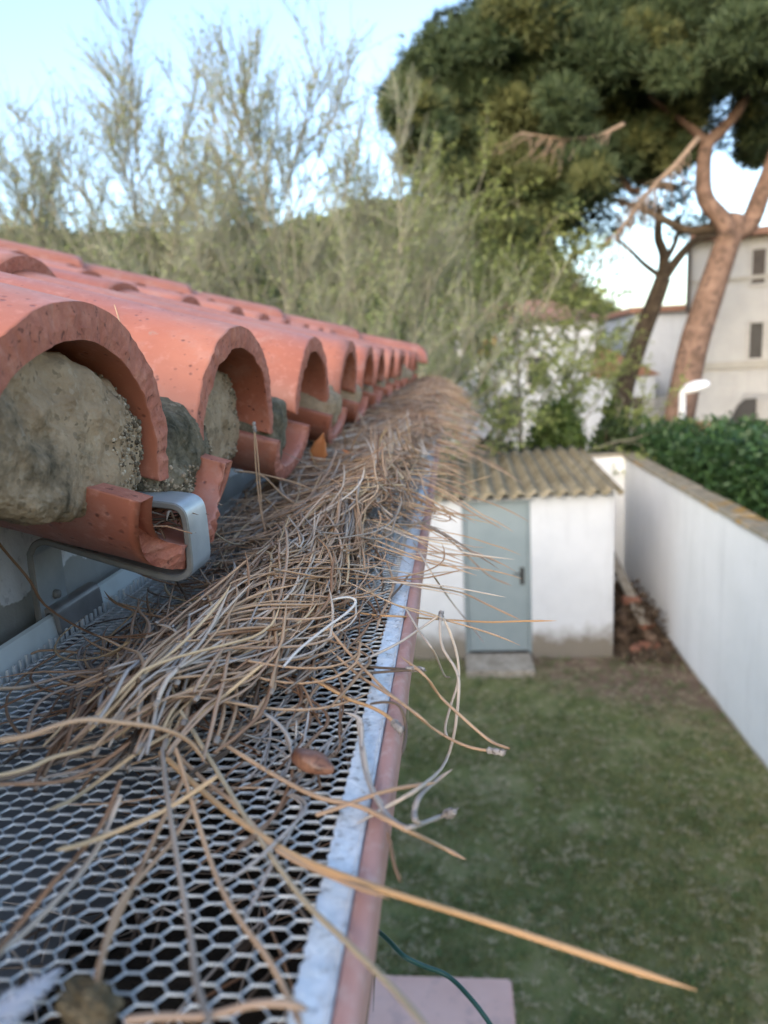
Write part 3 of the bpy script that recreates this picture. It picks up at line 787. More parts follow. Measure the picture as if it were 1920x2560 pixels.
# ------------------------------------------------------------------ shrubs and hedge
def shrub(name, c, r, n, leaf, mat, label, cat='shrub', stems=7, shell=.45, seed=1, group=None):
    rs = random.Random(seed); root = tag(empty(name, (c[0], c[1], 0)), label, cat, group)
    sm = MB()
    for k in range(stems):
        a = rs.random()*6.28; q = Vector((math.cos(a)*r[0]*rs.uniform(.2,.7), math.sin(a)*r[1]*rs.uniform(.2,.7), c[2]+r[2]*rs.uniform(.1,.8)))
        sm.tube(catmull([(q.x*.15, q.y*.15, -.03), (q.x*.5, q.y*.5, q.z*.5), q], 8), [.022-.0018*i for i in range(9)], 5)
    sm.build('stems', MAT['dark_bark'], root, smooth=True)
    parts = []
    for k in range(14):
        u = unit(1)[0]; cc = np.array([0, 0, c[2]]) + u*np.array(r)*rng.uniform(.2, .62)
        p, _ = in_ellipsoid(n//14, cc, np.array(r)*rng.uniform(.34, .55), shell); parts.append(p)
    P = np.concatenate(parts); P = P[P[:, 2] > .02]
    V, F = leaf_quads(P, leaf, .5, .2)
    x = link('leaves', mesh_from('leaves', V, F, [MAT[mat]]), root); x['kind'] = 'stuff'
    return root
shrub('bamboo_clump', (1.75, 12.9, 1.75), (.65, .5, 1.55), 11000, .13, 'shrub', 'upright green clump with thin stems behind the middle of the shed roof', 'plant', 14)
shrub('shrub', (2.5, 12.8, 1.5), (.7, .5, 1.6), 11000, .12, 'shrub_dark', 'dark green bush behind the far corner of the shed roof')
shrub('ivy_column', (3.1, 14.9, 1.7), (.34, .34, 1.75), 8000, .11, 'shrub', 'ivy covered upright growth at the foot of the dark leaning trunk', 'plant')
shrub('shrub', (0.6, 13.0, 1.2), (.75, .5, 1.3), 11000, .12, 'shrub_dark', 'dark bush behind the left end of the corrugated roof')
shrub('shrub', (-.3, 12.6, 1.4), (.6, .5, 1.4), 5000, .08, 'shrub', 'green bush half hidden by the far end of the needle heap')
shrub('shrub', (2.75, 13.0, 1.9), (.45, .3, .45), 2200, .08, 'shrub', 'light green sprig hanging over the back wall corner', stems=4)
shrub('shrub', (-2.2, 12.5, 2.0), (1.6, .8, 2.3), 9000, .10, 'shrub', 'wide green bush under the budding trees behind the roof hip')
shrub('shrub', (-5.6, 12.5, 2.2), (1.9, .8, 2.4), 9000, .10, 'shrub', 'green bush under the budding trees at the far left')

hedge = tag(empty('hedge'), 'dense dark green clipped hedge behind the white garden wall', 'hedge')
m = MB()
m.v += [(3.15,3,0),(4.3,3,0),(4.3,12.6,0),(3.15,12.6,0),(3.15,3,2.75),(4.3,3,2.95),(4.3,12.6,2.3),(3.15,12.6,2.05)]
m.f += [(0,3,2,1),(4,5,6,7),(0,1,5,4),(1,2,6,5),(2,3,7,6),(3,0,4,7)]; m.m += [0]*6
m.build('shade_core', MAT['core'], hedge)  # solid near-black box: shade inside the hedge put into its colour
pts = []
for k in range(420):
    y = rng.uniform(3, 12.8); t = (y-3)/9.6; top = 2.95 - .62*t
    if rng.random() < .55: c = (rng.uniform(2.98, 3.15), y, rng.uniform(1.4, top))
    else: c = (rng.uniform(3.0, 4.4), y, top + rng.uniform(-.12, .1))
    rr = rng.uniform(.16, .3)
    p, _ = in_ellipsoid(70, c, (rr, rr, rr), .5); pts.append(p)
P = np.concatenate(pts); P = P[P[:, 0] > 2.93]
V, F = leaf_quads(P, .085, .6, .3)
x = link('leaves', mesh_from('leaves', V, F, [MAT['hedge']]), hedge); x['kind'] = 'stuff'

# ------------------------------------------------------------------ garden walls with coping stones
gw = tag(empty('garden_wall'), 'long white rendered garden wall with a lichened coping running toward the shed', 'wall')
m = MB(); m.box((2.68, -1.5, -.05), (2.86, 12.2, 2.06)); m.build('wall_face', MAT['garden_wall'], gw)
y = -1.5; k = 0; rs = random.Random(2)
while y < 12.2:
    L = min(.40, 12.2-y)
    m = MB(); m.box((2.645+rs.uniform(-.006,.006), y+.004, 2.06), (2.885+rs.uniform(-.006,.006), y+L-.004, 2.115+rs.uniform(-.006,.006)))
    m.build('coping_stone', MAT['coping'], gw, bevel=.008, seg=1); y += L
bw = tag(empty('back_wall'), 'short white wall behind the shed closing the far end of the garden', 'wall')
m = MB(); m.box((-3, 12.0, -.05), (2.68, 12.18, 2.08)); m.build('wall_face', MAT['garden_wall'], bw)
for k in range(14):
    m = MB(); m.box((-3+k*.405, 11.97, 2.08), (-3+k*.405+.397, 12.21, 2.135+rs.uniform(-.01,.01))); m.build('coping_stone', MAT['coping'], bw, bevel=.008, seg=1)

# ------------------------------------------------------------------ garden shed
sh = tag(empty('garden_shed'), 'small white shed with a grey blue door and a corrugated roof', 'shed')
m = MB()
m.box((-1.4, 8.86, 0), (.055, 9.0, 2.06)); m.box((.88, 8.86, 0), (1.87, 9.0, 2.08)); m.box((.055, 8.86, 2.03), (.88, 9.0, 2.06))
m.box((1.72, 9.0, 0), (1.87, 11.7, 2.1)); m.box((-1.4, 9.0, 0), (-1.25, 11.7, 2.1)); m.box((-1.25, 11.55, 0), (1.72, 11.7, 2.15))
m.build('wall', MAT['shed_white'], sh, bevel=.006, seg=1)
m = MB(); m.box((.095, 8.885, .10), (.84, 8.93, 2.0)); dr = m.build('door', MAT['door'], sh, bevel=.004, seg=1)
m = MB(); m.box((.06, 8.862, .08), (.093, 8.94, 2.028)); m.box((.842, 8.862, .08), (.877, 8.94, 2.028)); m.box((.093, 8.862, 2.002), (.842, 8.94, 2.028)); m.build('door_frame', MAT['door'], sh)
m = MB(); m.box((.745, 8.872, .97), (.795, 8.884, 1.19)); m.tube([(.77,8.872,1.12),(.77,8.83,1.12)], .011, 8); m.tube([(.772,8.832,1.12),(.66,8.832,1.118)], .011, 8); m.build('handle', MAT['black'], dr, smooth=False)
m = MB(); m.box((.045, 8.30, -.02), (.86, 8.855, .085)); m.build('doorstep', MAT['stone'], sh, bevel=.012)
# fibre cement sheets: every sheet its own piece, lapped one corrugation
def sheet(x0, x1, y0, y1, z0, z1, dz):
    nx = int((x1-x0)/.177*12); ny = 10; V_, F_ = [], []
    for j in range(ny+1):
        for i in range(nx+1):
            xx = x0+(x1-x0)*i/nx; t = j/ny
            zz = z0+(z1-z0)*t + .034*math.sin(2*math.pi*xx/.177) + dz
            V_.append((xx, y0+(y1-y0)*t, zz))
    k = len(V_); V_ += [(a, b, c-.007) for a, b, c in V_]; w_ = nx+1
    for j in range(ny):
        for i in range(nx):
            F_.append((j*w_+i, j*w_+i+1, (j+1)*w_+i+1, (j+1)*w_+i)); F_.append((k+j*w_+i, k+(j+1)*w_+i, k+(j+1)*w_+i+1, k+j*w_+i+1))
    for i in range(nx):
        F_.append((i, k+i, k+i+1, i+1)); e = ny*w_; F_.append((e+i, e+i+1, k+e+i+1, k+e+i))
    for j in range(ny):
        F_.append((j*w_, (j+1)*w_, k+(j+1)*w_, k+j*w_)); F_.append((j*w_+nx, k+j*w_+nx, k+(j+1)*w_+nx, (j+1)*w_+nx))
    return mesh_from('roof_sheet', V_, F_, [MAT['corr']], smooth=True)
for (xa, xb, dz) in ((-1.5, -.35, 0), (-.45, .80, .009), (.71, 1.95, .018)):
    link('roof_sheet', sheet(xa, xb, 8.70, 11.85, 2.10, 2.27, dz), sh)

# things in the gap between shed and wall
GL = 'old logs stacked between shed and wall'
lg = None
for i, (a, b, r_, lab) in enumerate([((2.05,9.3,.09),(2.5,10.4,.10),.085,'thick dark log lying lowest between shed and wall'),
        ((2.45,9.2,.08),(2.15,10.3,.12),.07,'slim dark log lying beside the thick one next to the wall'),
        ((2.1,9.5,.24),(2.45,10.5,.28),.075,'dark log lying on top of the other logs by the shed')]):
    m = MB(); m.tube(catmull([a, ((a[0]+b[0])/2+.02, (a[1]+b[1])/2, (a[2]+b[2])/2+.01), b], 8), r_, 12)
    tag(m.build('log', MAT['log'], smooth=True), lab, 'log', GL)
GB = 'loose bricks by the shed'
for i, (bx, by, bz, ra, lab) in enumerate([(2.38,9.15,.04,.3,'reddish brick lying on the earth nearest the wall foot'),(2.2,9.05,.04,1.1,'reddish brick lying on the earth nearest the shed corner'),
        (2.42,9.45,.2,.8,'reddish brick tilted on the logs beside the wall'),(2.3,9.8,.42,.2,'reddish brick on top of the log pile')]):
    m = MB(); m.box((-.12,-.055,-.035),(.12,.055,.035)); tag(m.build('brick', MAT['brick_red'], None, (bx,by,bz), (.1*i,.15,ra), bevel=.006), lab, 'brick', GB)
pl = MB(); pl.box((2.0,9.1,0),(2.04,11.2,.02)); 
m = MB(); m.box((-.07,-.9,-.015),(.07,.9,.015)); tag(m.build('plank', MAT['stone'], None, (2.3,10.2,.55), (.35,.1,.12), bevel=.003), 'weathered plank leaning on the log pile in the gap', 'plank')
P = np.stack([rng.uniform(1.9,2.66,2600), rng.uniform(8.6,11.5,2600), rng.uniform(.0,.06,2600)],1)
P2 = np.stack([rng.uniform(1.95,2.62,1500), rng.uniform(9.2,11,1500), rng.uniform(.05,.42,1500)],1)
V, F = leaf_quads(np.concatenate([P,P2]), .075, .5)
tag(link('leaf_litter', mesh_from('leaf_litter', V, F, [MAT['litter']])), kind='stuff')

# pale pink pillar top below the gutter
pc = tag(empty('pink_pillar', (-.13, 2.35, 0)), 'low wall end with a pale pink painted top below the gutter', 'pillar')
m = MB(); m.box((-.3,-.6,0),(.28,.52,.93)); m.build('shaft', MAT['garden_wall'], pc)
m = MB(); m.box((-.33,-.65,.93),(.305,.535,1.0)); m.build('cap', MAT['pinkcap'], pc, bevel=.012)
# ------------------------------------------------------------------ the house: wall, roof, tiles
SL = math.atan(0.305)                    # roof pitch
ca, sa = math.cos(SL), math.sin(SL)
YF = 2.70                                # far eave corner
house = tag(empty('house'), 'house edge with a white wall under overhanging terracotta barrel roof tiles', 'house')

def band_wall():
    """white render with a ragged band of grey paint low down"""
    m, nt, p = new_mat('two_tone_render', 0.85, 0.0, 0.25)
    v = coords(nt)
    w = ramp(nt, nz(nt, v, 14.0, 6.0, 0.65), [(0.3, (0.72, 0.725, 0.75)), (0.7, (0.82, 0.825, 0.85))])
    spk = nz(nt, v, 190.0, 4.0, 0.6)
    w = mixc(nt, mapr(nt, spk, 0.58, 0.68, 0.0, 0.5), w, (0.40, 0.40, 0.43))
    sx = nt.nodes.new('ShaderNodeSeparateXYZ'); nt.links.new(v, sx.inputs[0])
    h = math_(nt, 'ADD', sx.outputs[2], math_(nt, 'MULTIPLY', math_(nt, 'SUBTRACT', nz(nt, v, 17.0, 5.0, 0.6), 0.5), 0.05))
    k = mapr(nt, h, EYE-0.0895, EYE-0.0905)
    c = mixc(nt, k, w, ramp(nt, nz(nt, v, 30.0, 4.0), [(0.3, (0.33, 0.325, 0.30)), (0.7, (0.42, 0.41, 0.385))]))
    nt.links.new(c, p.inputs['Base Color'])
    bump(nt, p, math_(nt, 'ADD', nz(nt, v, 220.0, 5.0), math_(nt, 'MULTIPLY', k, -0.6)), 0.6, 0.0012)
    return m
MAT['band_wall'] = band_wall()
m = MB(); m.box((-5.6, -8.0, 0), (-.62, YF-.45, EYE-.30)); m.build('wall', MAT['house_wall'], house)
m = MB(); m.box((-5.6, -8.0, EYE-.30), (-.188, YF-.09, EYE-.052)); m.build('eave_beam', MAT['band_wall'], house)

# roof deck under the tiles: hipped at the far end
def rz(x): return EYE - .058 + (-.19-x)*.305
xr = -2.9
m = MB()
hipx = lambda y: max(xr, -.19-(YF-.09-y))
yr = YF-.09-(-.19-xr)
dv = [(-.19,-8,rz(-.19)),(-.19,YF-.09,rz(-.19)),(xr,yr,rz(xr)),(xr,-8,rz(xr)),(-5.6,YF-.09,rz(-.19)),(-5.6,-8,rz(-.19))]
m.v += dv; m.f += [(0,1,2,3),(1,4,2),(4,5,3,2)]; m.m += [0]*3
roof = m.build('roof', MAT['rim'], house)

def arc_tile(hw, hh, th, L, rimnoise, seed, na=40, nl=14, taper=.86, power=1.0, invert=False, chips=None, legdrop=0.0, shear=0.0):
    """barrel tile; mouth at local x=0, body runs to -x; legs at local z=0"""
    V, F, MI = [], [], []
    def prof(a, w, h):
        c, s = math.cos(a), math.sin(a)
        return (w*math.copysign(abs(c)**power, c), h*abs(s)**power)
    W_ = na+1
    for layer, (dw, dh) in enumerate(((0, 0), (th, th))):
        for j in range(nl+1):
            t = j/nl; t = t**1.6; k = 1-(1-taper)*t
            for i in range(W_):
                a = math.pi*i/na
                y, z = prof(a, (hw-dw)*k, (hh-dh)*k + 0.0)
                nse = noise.noise(Vector((y*60+seed*7, z*60, layer*.3+seed)))*rimnoise + noise.noise(Vector((y*220+seed*3, z*220, layer*.7)))*rimnoise*.5
                if chips: nse += chips(y, z)
                x = -L*t + (nse*max(0, 1-j*.5) if j < 2 else 0) + shear*(hh-z)*(1-t)
                q = noise.noise(Vector((x*25, y*25, z*25+seed)))*.0007
                if layer == 1 and j == 0:
                    x += noise.noise(Vector((y*90, z*90, seed+4.)))*rimnoise*.5
                V.append((x, y*(1+q*8), z + q + (-legdrop if i in (0, na) else 0)))
    n1 = W_*(nl+1)
    def id_(l, j, i): return l*n1 + j*W_ + i
    for j in range(nl):
        for i in range(na):
            F.append((id_(0,j,i), id_(0,j,i+1), id_(0,j+1,i+1), id_(0,j+1,i))); MI.append(0)
            F.append((id_(1,j,i), id_(1,j+1,i), id_(1,j+1,i+1), id_(1,j,i+1))); MI.append(0)
    # rim: split in three rings so the clay edge can be rough
    prev = [id_(0,0,i) for i in range(W_)]
    for s_ in (1, 2):
        cur = []
        for i in range(W_):
            a_, b_ = Vector(V[id_(0,0,i)]), Vector(V[id_(1,0,i)])
            p = a_.lerp(b_, s_/3)
            p.x += noise.noise(Vector((p.y*300, p.z*300, seed+s_*9.)))*rimnoise*.9 + .0004
            V.append(tuple(p)); cur.append(len(V)-1)
        for i in range(na): F.append((prev[i], cur[i], cur[i+1], prev[i+1])); MI.append(1)
        prev = cur
    for i in range(na): F.append((prev[i], id_(1,0,i), id_(1,0,i+1), prev[i+1])); MI.append(1)
    for i in (0, na):
        for j in range(nl):
            F.append((id_(0,j,i), id_(0,j+1,i), id_(1,j+1,i), id_(1,j,i))); MI.append(1)
    for i in range(na): F.append((id_(0,nl,i), id_(0,nl,i+1), id_(1,nl,i+1), id_(1,nl,i))); MI.append(1)
    if invert: V = [(x, -y, -z) for x, y, z in V]
    me = mesh_from('roof_tile', V, F, [MAT['tile'], MAT['rim']], MI)
    bm = bmesh.new(); bm.from_mesh(me); bmesh.ops.recalc_face_normals(bm, faces=bm.faces); bm.to_mesh(me); bm.free()
    me.polygons.foreach_set('use_smooth', [p.material_index == 0 for p in me.polygons])
    return me

HW, HH, TH, TL = .075, .059, .0115, .36
NH = (.067, .066, .059)
cover_near = [arc_tile((.074, .080, .078)[i], NH[i], TH, TL, .0013, 1.0+i*3.7, (200, 140, 100)[i], (40, 30, 24)[i], shear=.2) for i in range(3)]
cover_far = [arc_tile(HW*s, HH*h, TH, TL, .0012, 21.0+i*5.1, 28, 8, shear=.15) for i, (s, h) in enumerate(((1,1),(.98,1.02),(1.02,.98)))]
def chip1(y, z):
    c = 0.0
    c -= .020*max(0, 1-abs(y-.048)/.030)                # near rim of the gutter-side channel tile is broken away
    c -= .010*max(0, 1-abs(y+.05)/.02)
    return c
CW, CH = .058, .035
canal_broken = arc_tile(.054, .036, .0105, TL, .0030, 3.3, 140, 30, taper=1.1, invert=True, chips=chip1)
canal_near = arc_tile(CW, CH, .0105, TL, .0014, 8.3, 48, 14, taper=1.1, invert=True)
canal_far = arc_tile(CW, CH, .0105, TL, .0012, 13.3, 20, 6, taper=1.1, invert=True)

EX = .246                                # course exposure measured flat
rt = random.Random(7)
YC = [-.39, -.18, .026, .232, .416, .642, .852, 1.062, 1.275, 1.490, 1.705, 1.920, 2.134, 2.346, 2.553]
CREST = EYE+.0235            # mouth of the first course
def tile(me, x, y, z, yaw=0.0, pitch=0.0):
    return link('roof_tile', me, roof, (x, y, z), (rt.uniform(-.012,.012), SL+pitch, yaw))
for k, yc in enumerate(YC):
    n_ = 0
    lim = max(-2.85, -.117-(YF-yc))
    while True:
        hh = NH[k-3] if n_ == 0 and k in (3, 4, 5) else HH
        x = -.116 - hh*sa - EX*n_
        if x < lim - .04: break
        if n_ > 9: break
        if n_ == 0 and k in (3, 4, 5): me = cover_near[k-3]
        else: me = cover_far[rt.randrange(3)]
        jx = rt.uniform(-.004, .004) if not (n_ == 0 and k in (3, 4)) else 0
        tile(me, x+jx, yc + (rt.uniform(-.004,.004) if n_ else 0), CREST - hh*ca + EX*n_*.305 + (.0055 if n_ else 0), rt.uniform(-.02,.02) if n_ else 0.0, -.02 if n_ else 0)
        # channel tile beside it
        if k < len(YC)-1:
            yn = (yc+YC[k+1])/2
            if x >= max(-2.85, -.117-(YF-yn)) - .04:
                me = canal_far
                if n_ == 0: me = canal_broken if k == 3 else canal_near
                if n_ == 0 and k == 2: n_ += 1; continue
                zc = (EYE-.0443 if k == 3 else EYE-.047) if n_ == 0 else EYE-.038
                tile(me, (-.1025 if k == 3 and n_ == 0 else -.114) - EX*n_ + (rt.uniform(-.006,.006) if n_ and k != 3 else 0), (.293 if k == 3 and n_ == 0 else yn), zc + EX*n_*.305, 0, 0)
        n_ += 1
# hip tiles stepping down to the far corner
hip_me = arc_tile(.088, .074, TH, .40, .0012, 44.0, 30, 8, taper=.86)
HS = math.atan(.305/math.sqrt(2)); s_ = .02
while s_ < 2.75:
    o = link('hip_tile', hip_me, roof, (-.125-s_, 2.690-s_, EYE-.022+s_*.305), (0, HS-.02, R(45))); s_ += .2

# ------------------------------------------------------------------ mortar under and between the tiles
def blob(rad, seed, sub, mat, amp=.004, low=.4, fine=.0016, ex=.32, ey=.8):
    """mortar packed in a tile mouth: a flat rough front, domed under the tile, its edges running into the clay"""
    bm = bmesh.new(); bmesh.ops.create_icosphere(bm, subdivisions=sub, radius=1.0)
    for v in bm.verts:
        n = v.co.normalized()
        q = Vector((math.copysign(abs(n.x)**ex, n.x), math.copysign(abs(n.y)**ey, n.y), math.copysign(abs(n.z)**ey, n.z)))
        p = Vector((q.x*rad[0], q.y*rad[1], q.z*rad[2]*(1 if q.z > 0 else low)))
        s = Vector((p.x*34+seed, p.y*34, p.z*34)); s2 = Vector((p.x*120, p.y*120+seed, p.z*120)); s3 = Vector((p.x*480, p.y*480, p.z*480+seed)); s4 = Vector((p.x*1100, p.y*1100, p.z*1100+seed))
        edge = min(1, (q.y**2+q.z**2))**2
        d = noise.noise(s)*amp*1.2 + noise.noise(s2)*amp*.5 + (abs(noise.noise(s3))*fine*.55 + noise.noise(s4)*fine*.15)*(.9-.6*edge) - max(0, noise.noise(s*1.7)-.35)*amp*1.6
        v.co = p + Vector((d*math.copysign(1, n.x), n.y*d, n.z*d))
    me = bpy.data.meshes.new('mortar'); bm.to_mesh(me); bm.free(); me.materials.append(MAT[mat])
    me.polygons.foreach_set('use_smooth', np.ones(len(me.polygons), dtype=bool))
    return me
plug1 = blob((.053, .071, .047), 2.0, 7, 'mortar', .0042, .16, .0022, .3, .62)
plug2 = blob((.043, .070, .043), 8.0, 6, 'mortar', .0040, .5, .002, .3, .62)
plugf = blob((.042, .068, .042), 5.0, 5, 'mortar', .0045, .5, .002, .3, .62)
wedge1 = blob((.040, .044, .030), 11.0, 7, 'mossy', .004, .65)
wedgep = blob((.036, .046, .028), 19.0, 5, 'mortar', .004, .65)
wedgef = blob((.036, .046, .028), 17.0, 5, 'mossy', .004, .65)
def mort(me, x, y, z, rot=(0, 0, 0)): return link('mortar', me, roof, (x, y, EYE+z), rot)
mort(plug1, -.177, .229, -.031, (-.25, SL*.5, .0))
mort(wedge1, -.160, .336, -.040, (-.1, SL*.6, .1))
mort(plug2, -.180, .416, -.036, (0, SL*.6, 0))
mort(wedgef, -.158, .526, -.042, (0, SL, .2))
def grit(src, x, y, z, rot, name, cnt, mat, ylo, seed):
    """coarse sand grains standing out of the weathered mortar edge"""
    M = Matrix.Translation((x, y, EYE+z)) @ Matrix.Rotation(rot[2], 4, 'Z') @ Matrix.Rotation(rot[1], 4, 'Y') @ Matrix.Rotation(rot[0], 4, 'X')
    q = random.Random(seed); vs_ = [v for v in src.vertices if v.normal.x > .15 and ylo(v.co)]
    bm = bmesh.new()
    for i in range(cnt):
        v = q.choice(vs_); r = q.uniform(.0004, .0010)*(1.7 if q.random() < .12 else 1)
        m_ = Matrix.Translation(M @ (v.co + v.normal*r*.15)) @ Matrix.Rotation(q.random()*6, 4, (q.random(), q.random(), .3)) @ Matrix.Diagonal((r, r*q.uniform(.6, 1), r*q.uniform(.6, 1), 1))
        bmesh.ops.create_icosphere(bm, subdivisions=1, radius=1.0, matrix=m_)
    me = bpy.data.meshes.new(name); bm.to_mesh(me); bm.free(); me.materials.append(MAT[mat])
    o = link(name, me, roof); o['kind'] = 'stuff'
grit(plug1, -.177, .229, -.031, (-.25, SL*.5, 0), 'mortar_grit', 1500, 'grit', lambda c: c.y > .030+.012*noise.noise(c*120), 3)
grit(wedge1, -.160, .336, -.040, (-.1, SL*.6, .1), 'mortar_grit', 1100, 'grit', lambda c: c.z < .004 or c.y > .02, 4)
grit(plug2, -.180, .416, -.036, (0, SL*.6, 0), 'mortar_grit', 400, 'grit', lambda c: c.y > .03, 5)
for k, yc in enumerate(YC):
    if k < 3 or k > 5: mort(plugf, -.183+rt.uniform(-.02,.012), yc+rt.uniform(-.006,.006), -.038+rt.uniform(-.006,.004), (rt.uniform(-.2,.2), SL, rt.uniform(-.3,.3)))
    if k == 5: mort(plugf, -.205, yc, -.046, (0, SL, .2))
    if k not in (3, 4) and k < len(YC)-1: mort(wedgep if k > 4 else wedgef, -.155+rt.uniform(-.012,.012), (yc+YC[k+1])/2, -.042, (rt.uniform(-.2,.2), SL, rt.uniform(-.3,.3)))
    # grey bedding showing in the mouths of the second course
    if k > 3 and k < 12:
        o = mort(plugf, -.425, yc, -.038+.246*.305+.008, (rt.uniform(-.2,.2), SL, rt.uniform(-.3,.3)))
# loose mortar crumbs lodged at the broken channel tile
# ------------------------------------------------------------------ gutter
MZ = EYE-.105                            # plane of the mesh guard
gut = tag(empty('gutter'), 'pink painted metal gutter running below the tiles with a rolled front lip', 'gutter')
Y0, Y1 = -.9, 2.74
m = MB()   # front: rolled lip, small return, outer face
m.extrude_profile([(-.0238,MZ-.012),(-.0238,MZ-.0008),(-.0232,MZ+.0004),(-.0222,MZ+.0010),(-.0206,MZ+.0011),(-.0196,MZ+.0006),(-.0190,MZ-.0004),(-.0188,MZ-.0020),
                   (-.0195,MZ-.0135),(-.0198,MZ-.0152),(-.0203,MZ-.0160),(-.0212,MZ-.0160),(-.0225,MZ-.020),(-.0235,MZ-.014)], Y0, Y1, closed=True, ny=360)
m.v = [(x + .0007*noise.noise(Vector((y*9, z*30, 1.)))+.0002*noise.noise(Vector((y*60, z*90, 3.))), y, z + .0006*noise.noise(Vector((y*12, 5., x*20)))) for x, y, z in m.v]
lip = m.build('front_lip', MAT['pinkpaint'], gut)
lip.data.polygons.foreach_set('use_smooth', np.ones(len(lip.data.polygons), dtype=bool))
md = lip.modifiers.new('edge', 'EDGE_SPLIT'); md.split_angle = R(50)
tp = [(-.0226,MZ-.018),(-.0255,MZ-.035),(-.0335,MZ-.062),(-.048,MZ-.085),(-.070,MZ-.099),(-.098,MZ-.105),(-.128,MZ-.098),(-.150,MZ-.080),(-.164,MZ-.052),(-.1700,MZ-.020)]
tp = [(p.x, p.z) for p in catmull([(a, 0, b) for a, b in tp], 30)]
m = MB(); m.extrude_profile(tp, Y0, Y1); to = m.build('trough', MAT['pinkpaint'], gut, smooth=True)
m = MB(); m.extrude_profile([(x+(.0012 if x < -.098 else -.0012), z+.0010) for x, z in tp], Y0, Y1); m.build('trough_lining', MAT['gutter_in'], gut, smooth=True)
m = MB()
m.extrude_profile([(-.1700,MZ-.022),(-.1700,MZ-.004),(-.1722,MZ+.0065),(-.1738,MZ+.0072),(-.1738,MZ+.0058),(-.1730,MZ+.0054),(-.1716,MZ-.004),(-.1716,MZ-.022)], Y0, Y1, closed=True)
m.build('back_upstand', MAT['gutter_white'], gut)
m = MB(); m.box((-.1695,.4385,MZ-.05),(-.1688,.4415,MZ-.0045)); m.build('lap_joint', MAT['gutter_white'], gut)
m = MB(); ec = [(-.1738,MZ+.005),(-.0190,MZ)] + tp; n_ = len(ec)
m.v += [(x, Y1+.0005, z) for x, z in ec] + [(x, Y1+.0017, z) for x, z in ec]; m.f += [tuple(range(n_)), tuple(range(2*n_-1, n_-1, -1))] + [(k, (k+1) % n_, (k+1) % n_+n_, k+n_) for k in range(n_)]; m.m += [0]*(n_+2)
m.build('end_cap', MAT['pinkpaint'], gut)
# rotting debris lying in the trough
V_, F_ = [], []
nx, ny = 34, 420
for j in range(ny+1):
    y = -.2 + (Y1-.01+.2)*j/ny
    for i in range(nx+1):
        x = -.134 + .1065*i/nx
        h = noise.noise(Vector((x*30, y*30, 1.)))*.008 + noise.noise(Vector((x*110, y*110, 4.)))*.004 + noise.noise(Vector((x*300, y*300, 8.)))*.0016
        side = min(1, max(0, (x+.132)/.03))
        base = -.096 + .056*side
        V_.append((x, y, MZ + base + h*(.15+.85*side)))
for j in range(ny):
    for i in range(nx):
        a = j*(nx+1)+i; F_.append((a, a+1, a+nx+2, a+nx+1))
dbm = mesh_from('rotting_debris', V_, F_, [MAT['humus'], MAT['gutter_in']], smooth=True)
dbm.polygons.foreach_set('material_index', [1 if (np.mean([V_[i][0] for i in p.vertices]) < -.128 and np.mean([V_[i][1] for i in p.vertices]) < .6) else 0 for p in dbm.polygons])
dob = link('rotting_debris', dbm); tag(dob, kind='stuff')

# ------------------------------------------------------------------ mesh guard lying on the gutter
gd = tag(empty('gutter_guard'), 'grey expanded metal mesh with hexagonal holes laid over the gutter', 'gutter guard')
PX, PY = .0098, .0043
ax_, bx_ = .34*PX, .16*PX                # half long side / slope of the hexagon
SKEW = .035
V_, F_ = [], []
X0, X1 = -.1665, -.0305
ncol = int((X1-X0)/(PX/2))+1
RIMH = .87; th = .0006
nrow = int(1.35/PY)
for c in range(ncol):
    x = X1 - .0012 - c*PX/2
    for r in range(nrow+1):
        y = .012 + r*PY + (PY/2 if c % 2 else 0) + (x+.03)*SKEW*-1
        dip = -.0020*math.sin(math.pi*(x-X0)/(X1-X0)) + noise.noise(Vector((x*14, y*11, 2.)))*.0024
        def tz(px_, py_): return MZ - .0006 + dip + (py_-y)*.16 - (.004 if px_ < -.163 else 0)
        outer = [(x-ax_-0, y), (x-bx_, y+PY/2), (x+bx_, y+PY/2), (x+ax_, y), (x+bx_, y-PY/2), (x-bx_, y-PY/2)]
        inner = [(x+(a-x)*.95, y+(b-y)*RIMH + .00012) for a, b in outer]
        k = len(V_)
        V_ += [(a, b, tz(a, y)) for a, b in outer]
        V_ += [(a, b, tz(a, b)) for a, b in inner]
        V_ += [(a, b, tz(a, b)-th) for a, b in inner]
        for q in range(6):
            q2 = (q+1) % 6
            F_.append((k+q, k+6+q, k+6+q2, k+q2)); F_.append((k+6+q, k+12+q, k+12+q2, k+6+q2))
me = mesh_from('mesh', np.array(V_), np.array(F_), [MAT['mesh']])
link('mesh', me, gd)
# solid crimped edge strip: ripples and pressed dimples
V_, F_ = [], []; nx = 16; ny = 1700
for j in range(ny+1):
    y = -.2 + 2.93*j/ny
    for i in range(nx+1):
        t = i/nx; xe = -.0006*abs(math.sin(y/PY*math.pi)) if i < 2 else 0
        x = -.0298 + .0064*t + xe
        rip = (1-t)**.8*.0008*abs(math.sin(y/PY*math.pi)) + .0003*noise.noise(Vector((x*350, y*350, 0)))+ .0010*noise.noise(Vector((x*40, y*28, 3.)))*t
        d = ((x+.0262)/.0013)**2 + (((y % PX)-PX/2)/.0011)**2
        dim = -.0011*math.exp(-d) + .0004*math.exp(-(((x+.0262)/.0022)**2 + (((y % PX)-PX/2)/.002)**2))
        lipz = .0007*max(0, (t-.86)/.14)
        V_.append((x, y, MZ + .0006 + rip + dim + lipz))
for j in range(ny):
    for i in range(nx):
        a = j*(nx+1)+i; F_.append((a, a+1, a+nx+2, a+nx+1))
k = len(V_)
for j in range(ny+1): V_.append((V_[j*(nx+1)+nx][0], V_[j*(nx+1)+nx][1], MZ-.0015))
